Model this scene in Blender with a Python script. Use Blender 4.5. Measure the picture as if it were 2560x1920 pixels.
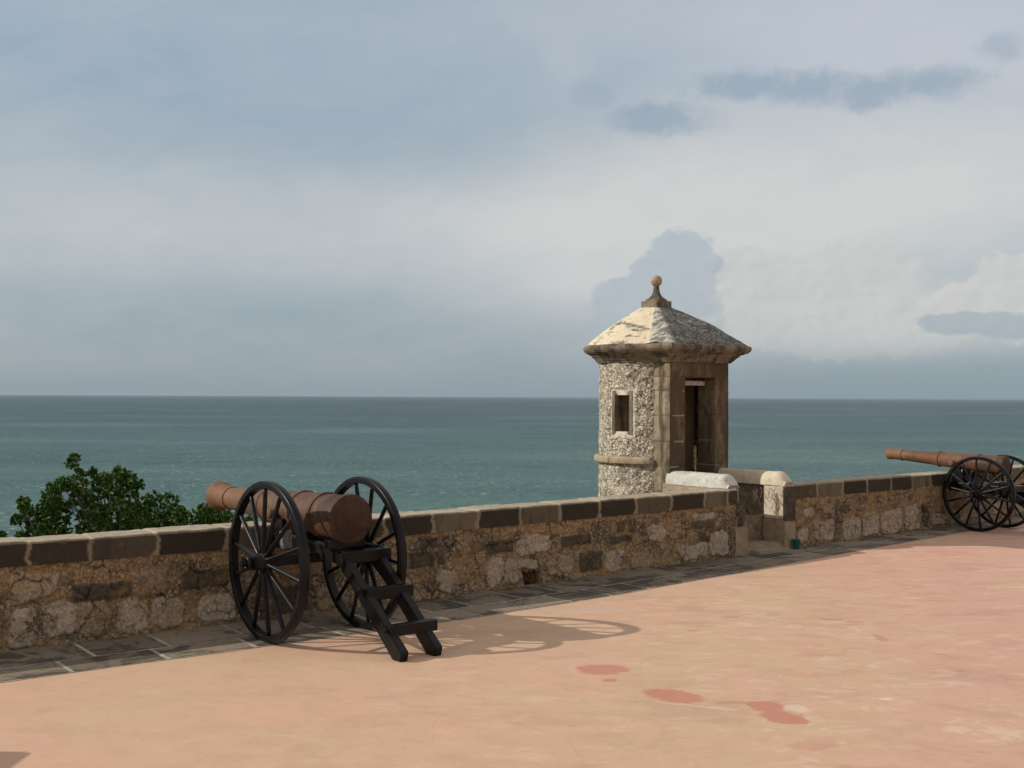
import bpy, bmesh, math, random
import numpy as np
from mathutils import Vector, Matrix, noise as mnoise
R = math.radians
random.seed(7); rng = np.random.default_rng(7)
scene = bpy.context.scene
for o in list(bpy.data.objects): bpy.data.objects.remove(o)
COL = scene.collection

# ------------------------------------------------------------------ camera
CAM_H = 2.0
cam = bpy.data.cameras.new("camera"); camo = bpy.data.objects.new("camera", cam); COL.objects.link(camo)
cam.sensor_width = 36.0; cam.lens = 36.0 * 2450.0 / 2212.0
cam.clip_start = 0.05; cam.clip_end = 200000.0
PITCH = math.atan(27.0 / 2450.0); ROLL = 0.0050
camo.matrix_world = (Matrix.Translation((0, 0, CAM_H)) @ Matrix.Rotation(math.pi/2 + PITCH, 4, 'X')
                     @ Matrix.Rotation(ROLL, 4, 'Z'))
scene.camera = camo
scene.render.resolution_x = 1024; scene.render.resolution_y = 768
scene.view_settings.view_transform = 'Standard'; scene.view_settings.look = 'None'
scene.view_settings.exposure = 0.0; scene.view_settings.gamma = 1.0
try: scene.view_settings.use_curve_mapping = False
except Exception: pass

# ------------------------------------------------------------------ node helpers
def lin(r, g, b):
    f = lambda c: (c/255)/12.92 if c/255 <= 0.04045 else (((c/255)+0.055)/1.055)**2.4
    return (f(r), f(g), f(b))

class V:                      # a socket (float or colour/vector) with operators
    def __init__(s, g, sock): s.g = g; s.s = sock
    def _m(s, op, *a, clamp=False):
        n = s.g.t.nodes.new('ShaderNodeMath'); n.operation = op; n.use_clamp = clamp
        for i, x in enumerate((s,) + a): s.g.put(n.inputs[i], x)
        return V(s.g, n.outputs[0])
    def __add__(s, o): return s._m('ADD', o)
    __radd__ = __add__
    def __sub__(s, o): return s._m('SUBTRACT', o)
    def __rsub__(s, o): return (s * -1) + o
    def __mul__(s, o): return s._m('MULTIPLY', o)
    __rmul__ = __mul__
    def __truediv__(s, o): return s._m('DIVIDE', o)
    def pow(s, o): return s._m('POWER', o)
    def max(s, o): return s._m('MAXIMUM', o)
    def min(s, o): return s._m('MINIMUM', o)
    def abs(s): return s._m('ABSOLUTE')
    def sqrt(s): return s._m('SQRT')
    def clamp(s): return s._m('ADD', 0.0, clamp=True)
    def step(s, lo, hi):      # smoothstep, lo->0 hi->1 (lo may exceed hi)
        n = s.g.t.nodes.new('ShaderNodeMapRange'); n.interpolation_type = 'SMOOTHSTEP'
        s.g.put(n.inputs[0], s)
        if lo <= hi:
            n.inputs[1].default_value = lo; n.inputs[2].default_value = hi
            n.inputs[3].default_value = 0; n.inputs[4].default_value = 1
        else:
            n.inputs[1].default_value = hi; n.inputs[2].default_value = lo
            n.inputs[3].default_value = 1; n.inputs[4].default_value = 0
        return V(s.g, n.outputs[0])

class Graph:
    def __init__(s, tree): s.t = tree; tree.nodes.clear()
    def put(s, inp, x):
        if isinstance(x, V): s.t.links.new(x.s, inp)
        elif isinstance(x, (tuple, list)):
            dv = inp.default_value
            inp.default_value = tuple(x) + ((1,) if len(dv) == 4 and len(x) == 3 else ())
        else: inp.default_value = x
    def coord(s, kind='Object'):
        n = s.t.nodes.new('ShaderNodeTexCoord'); return V(s, n.outputs[kind])
    def pos(s):
        n = s.t.nodes.new('ShaderNodeNewGeometry'); return V(s, n.outputs['Position'])
    def xyz(s, v):
        n = s.t.nodes.new('ShaderNodeSeparateXYZ'); s.put(n.inputs[0], v); return [V(s, o) for o in n.outputs]
    def vec(s, x, y, z=0.0):
        n = s.t.nodes.new('ShaderNodeCombineXYZ')
        for i, q in enumerate((x, y, z)): s.put(n.inputs[i], q)
        return V(s, n.outputs[0])
    def attr(s, name):
        n = s.t.nodes.new('ShaderNodeAttribute'); n.attribute_name = name; return V(s, n.outputs['Fac'])
    def rnd(s):
        n = s.t.nodes.new('ShaderNodeNewGeometry'); return V(s, n.outputs['Random Per Island'])
    def noise(s, v, scale=1.0, detail=4, rough=0.55, dist=0.0, lac=2.0):
        n = s.t.nodes.new('ShaderNodeTexNoise'); s.put(n.inputs['Vector'], v)
        n.inputs['Scale'].default_value = scale; n.inputs['Detail'].default_value = detail
        n.inputs['Roughness'].default_value = rough; n.inputs['Distortion'].default_value = dist
        n.inputs['Lacunarity'].default_value = lac
        s.last = V(s, n.outputs['Color']); return V(s, n.outputs[0])
    def vor(s, v, scale=1.0, feature='F1', rand=1.0, out='Distance'):
        n = s.t.nodes.new('ShaderNodeTexVoronoi'); n.feature = feature; s.put(n.inputs['Vector'], v)
        n.inputs['Scale'].default_value = scale; n.inputs['Randomness'].default_value = rand
        s.vcol = V(s, n.outputs['Color']) if 'Color' in n.outputs else None
        return V(s, n.outputs[out])
    def mix(s, a, b, f):
        n = s.t.nodes.new('ShaderNodeMix'); n.data_type = 'RGBA'; n.clamp_factor = True
        s.put(n.inputs[0], f); s.put(n.inputs[6], a); s.put(n.inputs[7], b); return V(s, n.outputs[2])
    def scale(s, c, f):
        n = s.t.nodes.new('ShaderNodeVectorMath'); n.operation = 'SCALE'
        s.put(n.inputs[0], c); s.put(n.inputs['Scale'], f); return V(s, n.outputs[0])
    def vadd(s, a, b, op='ADD'):
        n = s.t.nodes.new('ShaderNodeVectorMath'); n.operation = op
        s.put(n.inputs[0], a); s.put(n.inputs[1], b); return V(s, n.outputs[0])
    def bump(s, h, dist=0.01, strength=1.0, normal=None):
        n = s.t.nodes.new('ShaderNodeBump'); n.inputs['Distance'].default_value = dist
        n.inputs['Strength'].default_value = strength; s.put(n.inputs['Height'], h)
        if normal: s.put(n.inputs['Normal'], normal)
        return V(s, n.outputs[0])
    def principled(s, col, rough=0.8, normal=None, spec=0.3, metal=0.0, **kw):
        n = s.t.nodes.new('ShaderNodeBsdfPrincipled')
        s.put(n.inputs['Base Color'], col); s.put(n.inputs['Roughness'], rough)
        s.put(n.inputs['Specular IOR Level'], spec); s.put(n.inputs['Metallic'], metal)
        if normal: s.put(n.inputs['Normal'], normal)
        for k, v in kw.items(): s.put(n.inputs[k], v)
        o = s.t.nodes.new('ShaderNodeOutputMaterial'); s.t.links.new(n.outputs[0], o.inputs[0])
        return n

def material(name):
    m = bpy.data.materials.new(name); m.use_nodes = True
    return m, Graph(m.node_tree)

# ------------------------------------------------------------------ world
SUN_EL = math.atan(1/1.78); SUN_PHI = R(4.5)       # shadows run towards +X, a little +Y
sun_to = Vector((-math.cos(SUN_PHI)*math.cos(SUN_EL), -math.sin(SUN_PHI)*math.cos(SUN_EL), math.sin(SUN_EL)))
world = bpy.data.worlds.new("World"); scene.world = world; world.use_nodes = True
STR = 0.10
def build_world():
    g = Graph(world.node_tree)
    sky = g.t.nodes.new('ShaderNodeTexSky'); sky.sky_type = 'NISHITA'; sky.sun_disc = False
    sky.sun_elevation = SUN_EL; sky.sun_rotation = math.atan2(sun_to.x, sun_to.y)
    sky.air_density = 1.0; sky.dust_density = 1.5; sky.ozone_density = 1.0
    sk = V(g, sky.outputs[0])
    d = g.coord('Generated'); x, y, z = g.xyz(d)
    U = x._m('ARCTAN2', y) * 2450.0; Vv = z._m('ARCSINE') * -2450.0     # angle units: 2450 per radian
    def A(px, py):                                                     # photo direction -> angle units
        a = (px - 1106)/2450.0; b = (857 - py)/2450.0
        return math.atan(a)*2450.0, -math.atan(b/math.sqrt(1+a*a))*2450.0
    P = g.vec(U, Vv, 0.0)
    n1 = g.noise(g.vec(U/420.0, Vv/170.0, 1.3), 1.0, 5, 0.5, 0.3)
    n2 = g.noise(g.vec(U/90.0, Vv/55.0, 4.7), 1.0, 6, 0.55, 0.2)
    nf = g.noise(g.vec(U/34.0, Vv/34.0, 9.1), 1.0, 7, 0.6)
    def gauss(px, py, sx, sy, rot=0.0, wob=0.0):
        cx, cy = A(px, py); dx = U - cx; dy = Vv - cy
        c, s_ = math.cos(R(rot)), math.sin(R(rot))
        a = (dx*c + dy*s_)/sx; b = (dy*c - dx*s_)/sy
        q = a*a + b*b
        return (q*-1.0)._m('EXPONENT') if not wob else ((q + (n2-0.5)*wob)*-1.0)._m('EXPONENT')
    cov = g.vec(0, 0, 0); n5 = g.noise(g.vec(U/170.0 + Vv/300.0, Vv/75.0, 11.7), 1.0, 7, 0.58, 0.6)
    cov = (n1 - 0.5)*0.30 + 0.17 + (n5-0.5)*0.30 + (n2-0.5)*0.10
    for q in ((1950, 420, 720, 190, -6, .80), (1050, 500, 560, 130, 2, .42), (160, 450, 460, 130, 4, .30), (30, 560, 260, 60, 0, .14),
              (1500, 330, 420, 110, -12, .34), (1950, 40, 560, 130, 6, .42), (1220, 130, 60, 45, 30, .18), (1250, 40, 500, 60, 0, .15),
              (1250, 625, 240, 50, 0, .20), (1900, 700, 380, 70, 0, .45)):
        cov = cov + gauss(*q[:5])*q[5]
    for q in ((560, 690, 560, 100, 0, .13), (2000, 820, 500, 70, 0, .25), (250, 200, 360, 110, 6, .07), (880, 320, 260, 60, 0, .08)):
        cov = cov - gauss(*q[:5])*q[5]
    cov = cov.clamp()
    el = (Vv*-1.0/857.0)
    deep = g.mix(lin(150, 166, 177), lin(155, 174, 190), el.step(0.1, 0.9))
    col = g.mix(deep, lin(214, 214, 212), cov)
    col = g.mix(col, g.mix(col, lin(196, 203, 218), 0.6), gauss(2000, 30, 500, 160))
    # far cumulus banks: sunlit pale towers right, shaded grey tower centre
    def bank(parts, lo, hi, amp=0.8):
        m = None
        for (px, py, r, r2) in parts:
            cx, cy = A(px, py); dx = (U-cx)/r; dy = (Vv-cy)/r2
            q = 1.0 - (dx*dx + dy*dy).sqrt()
            m = q if m is None else m._m('SMOOTH_MAX', q, 0.25)
        return (m + (nf - 0.5)*amp + (n2-0.5)*0.55).step(lo, hi)
    lit = bank([(1600, 600, 95, 70), (1680, 640, 120, 90), (1800, 660, 150, 120), (1870, 600, 120, 90), (1750, 700, 230, 70), (1960, 690, 150, 70)], -0.02, 0.16)
    shade_up = (Vv + 130).step(-60, 120)
    puff = g.noise(g.vec(U/70.0, Vv/52.0 + 3.0, 21.0), 1.0, 7, 0.6, 0.5)
    puff_d = g.noise(g.vec(U/70.0 + .22, Vv/52.0 + 3.22, 21.0), 1.0, 7, 0.6, 0.5)     # same field offset away from the sun: relief
    relief = ((puff - puff_d)*1.7 + 0.62).clamp()
    col = g.mix(col, g.mix(g.mix(lin(184, 190, 195), lin(216, 213, 206), relief), lin(176, 186, 194), shade_up), lit*0.62)
    lit2 = bank([(2190, 610, 95, 70), (2120, 650, 110, 50), (2240, 660, 120, 80)], -0.04, 0.16)
    col = g.mix(col, g.mix(g.mix(lin(190, 195, 198), lin(217, 214, 208), relief), lin(180, 189, 196), shade_up), lit2*0.8)
    grey = bank([(1468, 548, 72, 58), (1425, 600, 70, 66), (1350, 645, 85, 50), (1420, 690, 150, 70), (1500, 568, 62, 36), (1455, 640, 100, 80)], -0.04, 0.20, 0.70)
    col = g.mix(col, g.mix(lin(153, 169, 183), lin(172, 185, 196), relief), grey*(Vv.step(-20.0, -260.0))*0.62)
    g2 = bank([(2110, 692, 120, 24), (2200, 700, 90, 28)], -0.1, 0.25)
    col = g.mix(col, lin(148, 165, 180), g2*0.6)
    # soft dark scud high up
    def scud(parts, k, amp=0.9):
        m = None
        for (px, py, r, r2) in parts:
            cx, cy = A(px, py); dx = (U-cx)/r; dy = (Vv-cy)/r2
            q = 1.0 - (dx*dx + dy*dy).sqrt()
            m = q if m is None else m._m('SMOOTH_MAX', q, 0.3)
        return (m + (nf-0.5)*amp*1.5 + (n2-0.5)*0.9).step(-0.35, 0.75)*k
    sc = scud([(1620, 178, 130, 32), (1740, 185, 110, 36), (1880, 190, 130, 36), (2010, 172, 110, 36), (1880, 215, 60, 22)], 0.72)
    sc = sc.max(scud([(1430, 258, 120, 34), (1400, 245, 90, 28)], 0.72)).max(scud([(1280, 200, 60, 40)], 0.35)).max(scud([(2165, 95, 50, 30)], 0.45))
    col = g.mix(col, lin(150, 168, 184), sc)
    # horizon murk and below-horizon sea tone
    col = g.mix(col, lin(143, 159, 169), (Vv*-1.0).step(120.0, 0.0)*0.75)
    # unseen bright cloud added overhead and behind the camera to lift and neutralise shade
    over = (z.step(.42, .75)).max(y.step(.35, -.25))
    col = g.mix(col, g.mix(lin(208, 202, 196), lin(186, 183, 182), n1.step(.4, .65)), over*.95)
    cl = g.scale(col, 1.0/STR)
    skc = g.mix(sk, cl, 0.88 + over*.08)
    bg = g.t.nodes.new('ShaderNodeBackground'); g.put(bg.inputs[0], skc); bg.inputs[1].default_value = STR
    o = g.t.nodes.new('ShaderNodeOutputWorld'); g.t.links.new(bg.outputs[0], o.inputs[0])
build_world()
sl = bpy.data.lights.new("sun", 'SUN'); sl.energy = 3.25; sl.angle = R(0.53); sl.color = (1.0, 0.94, 0.84)
slo = bpy.data.objects.new("sun", sl); COL.objects.link(slo)
slo.rotation_euler = sun_to.to_track_quat('Z', 'Y').to_euler()

# ------------------------------------------------------------------ object helpers
def link(o, parent=None):
    COL.objects.link(o)
    if parent is not None: o.parent = parent
    return o
def meta(o, label=None, cat=None, group=None, kind=None):
    if label: o['label'] = label
    if cat: o['category'] = cat
    if group: o['group'] = group
    if kind: o['kind'] = kind
    return o
def empty(name, loc=(0, 0, 0), rz=0.0, parent=None):
    o = bpy.data.objects.new(name, None); o.location = loc; o.rotation_euler = (0, 0, rz); o.empty_display_size = .2
    return link(o, parent)
def mesh_obj(name, verts, faces, mat, parent=None, smooth=False, attrs=None):
    me = bpy.data.meshes.new(name)
    me.from_pydata([tuple(map(float, v)) for v in verts], [], [tuple(int(i) for i in f) for f in faces])
    if attrs:
        for k, a in attrs.items():
            at = me.attributes.new(k, 'FLOAT', 'POINT'); at.data.foreach_set('value', np.asarray(a, np.float32).ravel())
    if smooth: me.polygons.foreach_set('use_smooth', [True]*len(me.polygons))
    me.materials.append(mat); me.update()
    return link(bpy.data.objects.new(name, me), parent)
def bm_obj(name, bm, mat, parent=None, smooth=False):
    bmesh.ops.recalc_face_normals(bm, faces=bm.faces)
    me = bpy.data.meshes.new(name); bm.to_mesh(me); bm.free()
    if smooth: me.polygons.foreach_set('use_smooth', [True]*len(me.polygons))
    me.materials.append(mat)
    return link(bpy.data.objects.new(name, me), parent)
def beam(bm, p, q, w, h, up=Vector((0, 0, 1)), bev=0.006, caps=None):
    """box from p to q, w across, h along up"""
    p = Vector(p); q = Vector(q); d = (q-p).normalized(); s = d.cross(up).normalized(); u = s.cross(d).normalized()
    vs = []
    for e in (p, q):
        for a, b in ((-1, -1), (1, -1), (1, 1), (-1, 1)): vs.append(bm.verts.new(e + s*a*w/2 + u*b*h/2))
    fs = [(0, 1, 2, 3), (7, 6, 5, 4), (0, 4, 5, 1), (1, 5, 6, 2), (2, 6, 7, 3), (3, 7, 4, 0)]
    ff = [bm.faces.new([vs[i] for i in f]) for f in fs]
    if bev:
        ed = set(e for f in ff for e in f.edges)
        bmesh.ops.bevel(bm, geom=list(ed), offset=bev, segments=2, affect='EDGES', profile=.6)
def lathe(bm, prof, origin, axis, n=48, ref=Vector((0, 0, 1)), close=True):
    """prof: list of (t along axis, radius)"""
    axis = Vector(axis).normalized(); s = axis.cross(ref).normalized(); u = s.cross(axis).normalized(); o = Vector(origin)
    rings = []
    for t, r in prof:
        if r <= 1e-6: rings.append([bm.verts.new(o + axis*t)]); continue
        rings.append([bm.verts.new(o + axis*t + (s*math.cos(2*math.pi*k/n) + u*math.sin(2*math.pi*k/n))*r) for k in range(n)])
    for A_, B_ in zip(rings, rings[1:]):
        for k in range(n):
            k2 = (k+1) % n
            if len(A_) == 1 and len(B_) == 1: continue
            if len(A_) == 1: bm.faces.new((A_[0], B_[k2], B_[k]))
            elif len(B_) == 1: bm.faces.new((A_[k], A_[k2], B_[0]))
            else: bm.faces.new((A_[k], A_[k2], B_[k2], B_[k]))
    if close:
        if len(rings[0]) > 1: bm.faces.new(rings[0][::-1])
        if len(rings[-1]) > 1: bm.faces.new(rings[-1])

# value-noise in numpy for displaced grids
_perm = rng.integers(0, 2**31, size=(64, 64, 64))
def _h(i, j, k): return _perm[i % 64, j % 64, k % 64] / 2**31
def vnoise(x, y, z=0.0):
    x, y, z = np.broadcast_arrays(np.asarray(x, float), np.asarray(y, float), np.asarray(z, float))
    i, j, k = np.floor(x).astype(int), np.floor(y).astype(int), np.floor(z).astype(int)
    fx, fy, fz = x-i, y-j, z-k
    fx, fy, fz = (f*f*(3-2*f) for f in (fx, fy, fz))
    r = 0
    for a in (0, 1):
        for b in (0, 1):
            for c in (0, 1):
                r = r + (fx if a else 1-fx)*(fy if b else 1-fy)*(fz if c else 1-fz)*_h(i+a, j+b, k+c)
    return r
def fbm(x, y, z=0.0, o=4, g=.5):
    r = 0; a = 1; t = 0
    for q in range(o): r = r + a*vnoise(x*2**q+q*7.3, y*2**q+q*3.1, z*2**q+q*5.7); t += a; a *= g
    return r/t
def sstep(x, a, b):
    t = np.clip((x-a)/(b-a), 0, 1); return t*t*(3-2*t)
def grid_faces(nu, nv, close_u=False):
    f = []
    for i in range(nu if close_u else nu-1):
        i2 = (i+1) % nu
        a = i*nv; b = i2*nv
        for j in range(nv-1): f.append((a+j, b+j, b+j+1, a+j+1))
    return f

# ------------------------------------------------------------------ site frame: the parapet's front foot line
B0 = Vector((-0.983, 10.995, 0))
DL = Vector((.804, .595, 0)).normalized(); DR = Vector((.7565, .654, 0)).normalized()
NL = Vector((-DL.y, DL.x, 0)); NR = Vector((-DR.y, DR.x, 0))
_b0 = np.array(B0[:2]); _dl = np.array(DL[:2]); _dr = np.array(DR[:2]); _nl = np.array(NL[:2]); _nr = np.array(NR[:2])
def wp(s, n, z):
    """wall coordinates (s along, n outward, z up) -> world, arrays"""
    s, n, z = np.broadcast_arrays(np.asarray(s, float), np.asarray(n, float), np.asarray(z, float))
    w = sstep(s, -0.7, 0.7)[..., None]
    # smooth bend of 4 degrees at s = 0
    base = _b0 + np.where((s < 0)[..., None], s[..., None]*_dl, s[..., None]*_dr)
    nn = _nl*(1-w) + _nr*w; nn = nn/np.linalg.norm(nn, axis=-1, keepdims=True)
    xy = base + nn*n[..., None]
    return np.concatenate([xy, z[..., None]], -1)
def W(s, n, z): return Vector(wp(s, n, z).tolist())

# ================================================================== MATERIALS
def mat_floor():
    m, g = material('pink_concrete'); p = g.pos(); x, y, z = g.xyz(p)
    a = g.noise(p, .55, 5, .55, .6); b = g.noise(p, 2.6, 6, .6, .8); c = g.noise(p, 14, 5, .6); e = g.noise(p, 70, 3, .6)
    base = g.mix((.62, .415, .275), (.65, .405, .285), a.step(.38, .62))
    base = g.mix(base, (.545, .365, .235), b.step(.42, .72)*.6)
    # redder to the right, ochre sweep centre-left
    base = g.mix(base, (.63, .355, .275), ((x-1.0)/3.4 + (a-.5)*1.4).step(.15, 1.1)*.6)
    # pale scuffed bloom
    sw = g.noise(g.vec(x*.7+y*.35, y*1.3-x*.4, 0.0), 2.1, 7, .62, 1.2)
    pale = sw.step(.56, .70)*((x+y*.15)/3.0 + (a-.5)*1.5).step(.3, 1.1)
    base = g.mix(base, (.70, .53, .40), pale*.62)
    red2 = g.noise(g.vec(x*.6+y*.3, y*1.2-x*.3, 5.0), 1.7, 6, .6, .8).step(.56, .68)*((x)/3.0).step(.25, 1.1)
    base = g.mix(base, (.56, .24, .165), red2*.42)
    m1 = g.noise(g.vec(x*.9+y*.3, y*1.6, 2.0), 1.4, 8, .68, .5); base = g.mix(base, g.scale(base, .85), m1.step(.50, .66)*.8*(x.step(-2.5, 2.0)*.65+.35))
    m2 = g.noise(g.vec(x*1.1, y*1.8, 12.0), 3.2, 7, .7, .4); base = g.mix(base, (.72, .52, .39), m2.step(.54, .66)*.55*(x.step(-2.5, 2.0)*.7+.3)); base = g.mix(base, (.55, .33, .21), m2.step(.46, .34)*.40)
    # wide trowel arcs
    def arc(cx, cy, r, w):
        dx = x-cx; dy = y-cy; q = ((dx*dx+dy*dy).sqrt() + (b-.5)*.05 - r)
        return (q.abs()/w).step(1.0, 0.0)*g.noise(p, 1.3, 3).step(.42, .6)
    for q in ((.15, 6.9, .62, .02), (.05, 6.95, .88, .025), (-2.9, 6.3, .3, .012), (-2.2, 6.1, .35, .012), (-.6, 6.2, 1.0, .02), (2.1, 8.1, 1.2, .03)):
        base = g.mix(base, (.50, .32, .21), arc(*q)*.28)
    fl = (c*.5+e*.5)
    base = g.mix(base, g.scale(base, .86), fl.step(.5, .62)*.5)
    base = g.mix(base, (.30, .20, .15), g.noise(p, 9.0, 5, .7).step(.69, .76)*.45)
    base = g.mix(base, (.78, .66, .55), g.noise(g.vec(x, y, 3.0), 6.5, 6, .7).step(.685, .72)*.55*x.step(-.5, 2.5))
    # deep red filler patches laid into the concrete
    wob = (g.noise(p, 8.5, 6, .72, .9)-.5)*2.6
    def patch(base, cx, cy, rx, ry, rot, col, k=.9, amp=.5):
        dx = x-cx; dy = y-cy; cc, ss = math.cos(R(rot)), math.sin(R(rot))
        u = (dx*cc+dy*ss)/rx; v = (dy*cc-dx*ss)/ry
        return g.mix(base, col, ((u*u+v*v).sqrt() + wob*amp).step(1.16, .82)*k)
    RD = (.53, .235, .165)
    base = patch(base, .68, 8.34, .19, .15, 10, RD); base = patch(base, .70, 8.03, .055, .045, 0, RD)
    base = patch(base, 1.09, 7.62, .22, .15, -42, RD, .9, .35); base = patch(base, 1.01, 7.68, .09, .11, 10, RD, .9)
    base = patch(base, 1.655, 7.38, .12, .13, -30, RD, .95, .6); base = patch(base, 1.70, 7.13, .13, .15, 20, RD, .95, .5)
    base = patch(base, 1.48, 7.46, .12, .035, 0, (.52, .25, .17), .7, .9); base = patch(base, 1.78, 7.05, .07, .07, 0, RD, .9)
    base = patch(base, 1.84, 7.33, .075, .09, 0, (.72, .55, .44), .6, .8)
    base = patch(base, 1.76, 6.56, .16, .10, 15, (.56, .29, .21), .6, .5); base = patch(base, 1.30, 7.34, .2, .03, -20, (.70, .55, .43), .5, 1.3)
    base = patch(base, 2.5, 7.57, .05, .03, 0, (.80, .70, .60), .5, 1.2); base = patch(base, 2.70, 6.87, .07, .07, 0, (.74, .60, .5), .4, 2.0)
    base = patch(base, 2.97, 6.82, .14, .11, 0, (.72, .56, .45), .45, 2.0)
    for q in ((2.89, 10.27, .10, .04), (3.07, 10.17, .09, .04), (2.0, 10.35, .09, .03), (3.09, 9.5, .05, .13), (1.55, 9.75, .06, .03), (2.75, 9.1, .05, .02), (3.35, 8.9, .05, .03)):
        base = patch(base, *q, 0, (.50, .23, .15), .6, 1.0)
    base = patch(base, .72, 10.7, .42, .10, 8, (.54, .42, .36), .55, .9)
    h = g.noise(p, 1.2, 4)*.6 + c*.25 + e*.1
    g.principled(base, .72 , g.bump(h, .008, .6), spec=.25); return m

def mat_masonry():
    m, g = material('rubble_masonry'); p = g.pos()
    tone, mort, stone = g.attr('tone'), g.attr('mort'), g.attr('stone')
    n1 = g.noise(p, 3.0, 5, .6); n2 = g.noise(p, 17, 6, .65, .4); n3 = g.noise(p, 60, 4, .6)
    pw = g.vadd(p, g.scale(g.last, .05))
    vd = g.vor(pw, 26, 'DISTANCE_TO_EDGE'); vc = g.vor(pw, 26, 'F1'); cellc = g.vcol
    cr, cg, cb = g.xyz(cellc)
    chip = vd.step(.03, .13)
    ochre = g.mix((.37, .23, .105), (.46, .325, .20), n2)
    grey = g.mix((.17, .135, .10), (.44, .36, .27), cr)
    rub = g.mix(g.mix((.085, .06, .036), ochre, n1.step(.35, .6)), grey, chip*.8)
    rubble = g.mix(rub, ochre, (n1.step(.45, .62)*.75 + n2.step(.5, .7)*.2))
    dark = g.mix((.052, .043, .032), (.14, .11, .078), n2)
    pale = g.mix((.36, .29, .22), (.56, .465, .365), n2.step(.3, .7))
    brown = g.mix((.25, .175, .105), (.39, .29, .195), n2)
    st = g.mix(dark, brown, tone.step(.2, .38)); st = g.mix(st, pale, tone.step(.45, .7)); st = g.mix(st, rubble, g.noise(g.vadd(p, (1, 7, 2)), 7.5, 5, .65, .4).step(.50, .62)*.7*tone.step(.2, .4))
    col = g.mix(rubble, st, stone)
    col = g.mix(col, ochre, mort)
    blot = g.noise(g.vadd(p, (3, 9, 4)), 5.5, 6, .7, .5)
    col = g.mix(col, (.06, .048, .036), blot.step(.56, .70)*.5)
    col = g.mix(col, (.44, .37, .30), g.noise(g.vadd(p, (30, 9, 4)), 6.0, 6, .7, .5).step(.60, .74)*.4)
    col = g.mix(col, (.36, .20, .075), g.noise(g.vadd(p, (3, 29, 4)), 2.4, 5, .65, .5).step(.52, .68)*.5)
    pit = g.vor(pw, 42, 'F1').step(.16, .08)
    col = g.mix(col, (.03, .024, .018), pit*g.noise(p, 8, 3).step(.45, .6)*.75)
    n4 = g.noise(p, 34, 6, .75, .6); col = g.mix(col, g.scale(col, .36), n4.step(.51, .60)*.72); col = g.mix(col, g.scale(col, 1.45), n4.step(.47, .36)*.6)
    pw2 = g.vadd(p, g.scale(g.last, .10)); ck = g.vor(pw2, 5.5, 'DISTANCE_TO_EDGE').step(.030, .0)*g.noise(g.vadd(p, (5, 5, 5)), 3.5, 4).step(.46, .58)
    col = g.mix(col, (.03, .024, .016), ck*.6)  # pits and cracks painted dark to stand in for weak relief shading
    h = chip*(1-stone)*.55 + n2*.5 + n3*.25 - pit*.5 - ck*.8
    g.principled(col, .92, g.bump(h, .016, .9), spec=.15); return m

def mat_coping():
    m, g = material('weathered_coping'); p = g.pos(); x, y, z = g.xyz(p)
    tone, mort, top = g.attr('tone'), g.attr('mort'), g.attr('top')
    n2 = g.noise(p, 9, 6, .7, .5); n3 = g.noise(p, 55, 4, .6); n1 = g.noise(p, 2.5, 4, .6)
    drip = g.noise(g.vec(x*9, y*9, z*2.0), 1.0, 5, .6)
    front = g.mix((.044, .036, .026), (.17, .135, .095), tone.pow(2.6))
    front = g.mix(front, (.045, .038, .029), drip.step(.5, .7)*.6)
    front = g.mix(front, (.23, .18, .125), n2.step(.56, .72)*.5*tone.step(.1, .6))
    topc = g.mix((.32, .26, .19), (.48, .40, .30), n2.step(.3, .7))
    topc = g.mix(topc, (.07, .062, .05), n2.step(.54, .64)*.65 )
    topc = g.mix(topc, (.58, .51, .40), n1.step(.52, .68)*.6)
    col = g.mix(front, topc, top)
    mo = g.mix((.30, .235, .155), (.50, .43, .32), top); mo = g.mix(mo, g.scale(mo, .75), n2)
    col = g.mix(col, mo, mort)
    g.principled(col, .9, g.bump(n2*.6+n3*.3, .01, .8), spec=.15); return m

def mat_ashlar():
    m, g = material('ashlar_limestone'); p = g.pos(); x, y, z = g.xyz(p)
    tone, mort, stain_shade = g.attr('tone'), g.attr('mort'), g.attr('stain_shade')
    n2 = g.noise(p, 6, 6, .65, .6); n3 = g.noise(p, 50, 4, .6); n1 = g.noise(p, 1.7, 4, .6)
    drip = g.noise(g.vec(x*7, y*7, z*1.3), 1.0, 6, .65, .3)
    col = g.mix((.25, .195, .13), (.38, .31, .22), tone)
    col = g.mix(col, (.17, .135, .095), n2.step(.45, .68)*.75)
    col = g.mix(col, (.06, .05, .037), drip.step(.49, .62)*.8)
    col = g.mix(col, (.50, .43, .33), n1.step(.58, .7)*.35); col = g.mix(col, g.scale(col, .62), g.noise(p, 3.2, 6, .65, .8).step(.46, .60)*.7)
    col = g.mix(col, (.085, .058, .034), stain_shade*g.noise(g.vec(x*2.2, y*2.2, z*.9), 1.0, 6, .65, .6).step(.26, .54)*.9)  # brown staining plus painted shade on the door front and right jamb
    col = g.mix(col, (.45, .38, .28), stain_shade*mort*g.noise(p, 2.0, 3).step(.52, .6)*.8)
    col = g.mix(col, (.10, .08, .055), mort*(1-stain_shade)*.75)
    g.principled(col, .9, g.bump(n2*.6+n3*.3, .01, .8), spec=.15); return m

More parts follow.
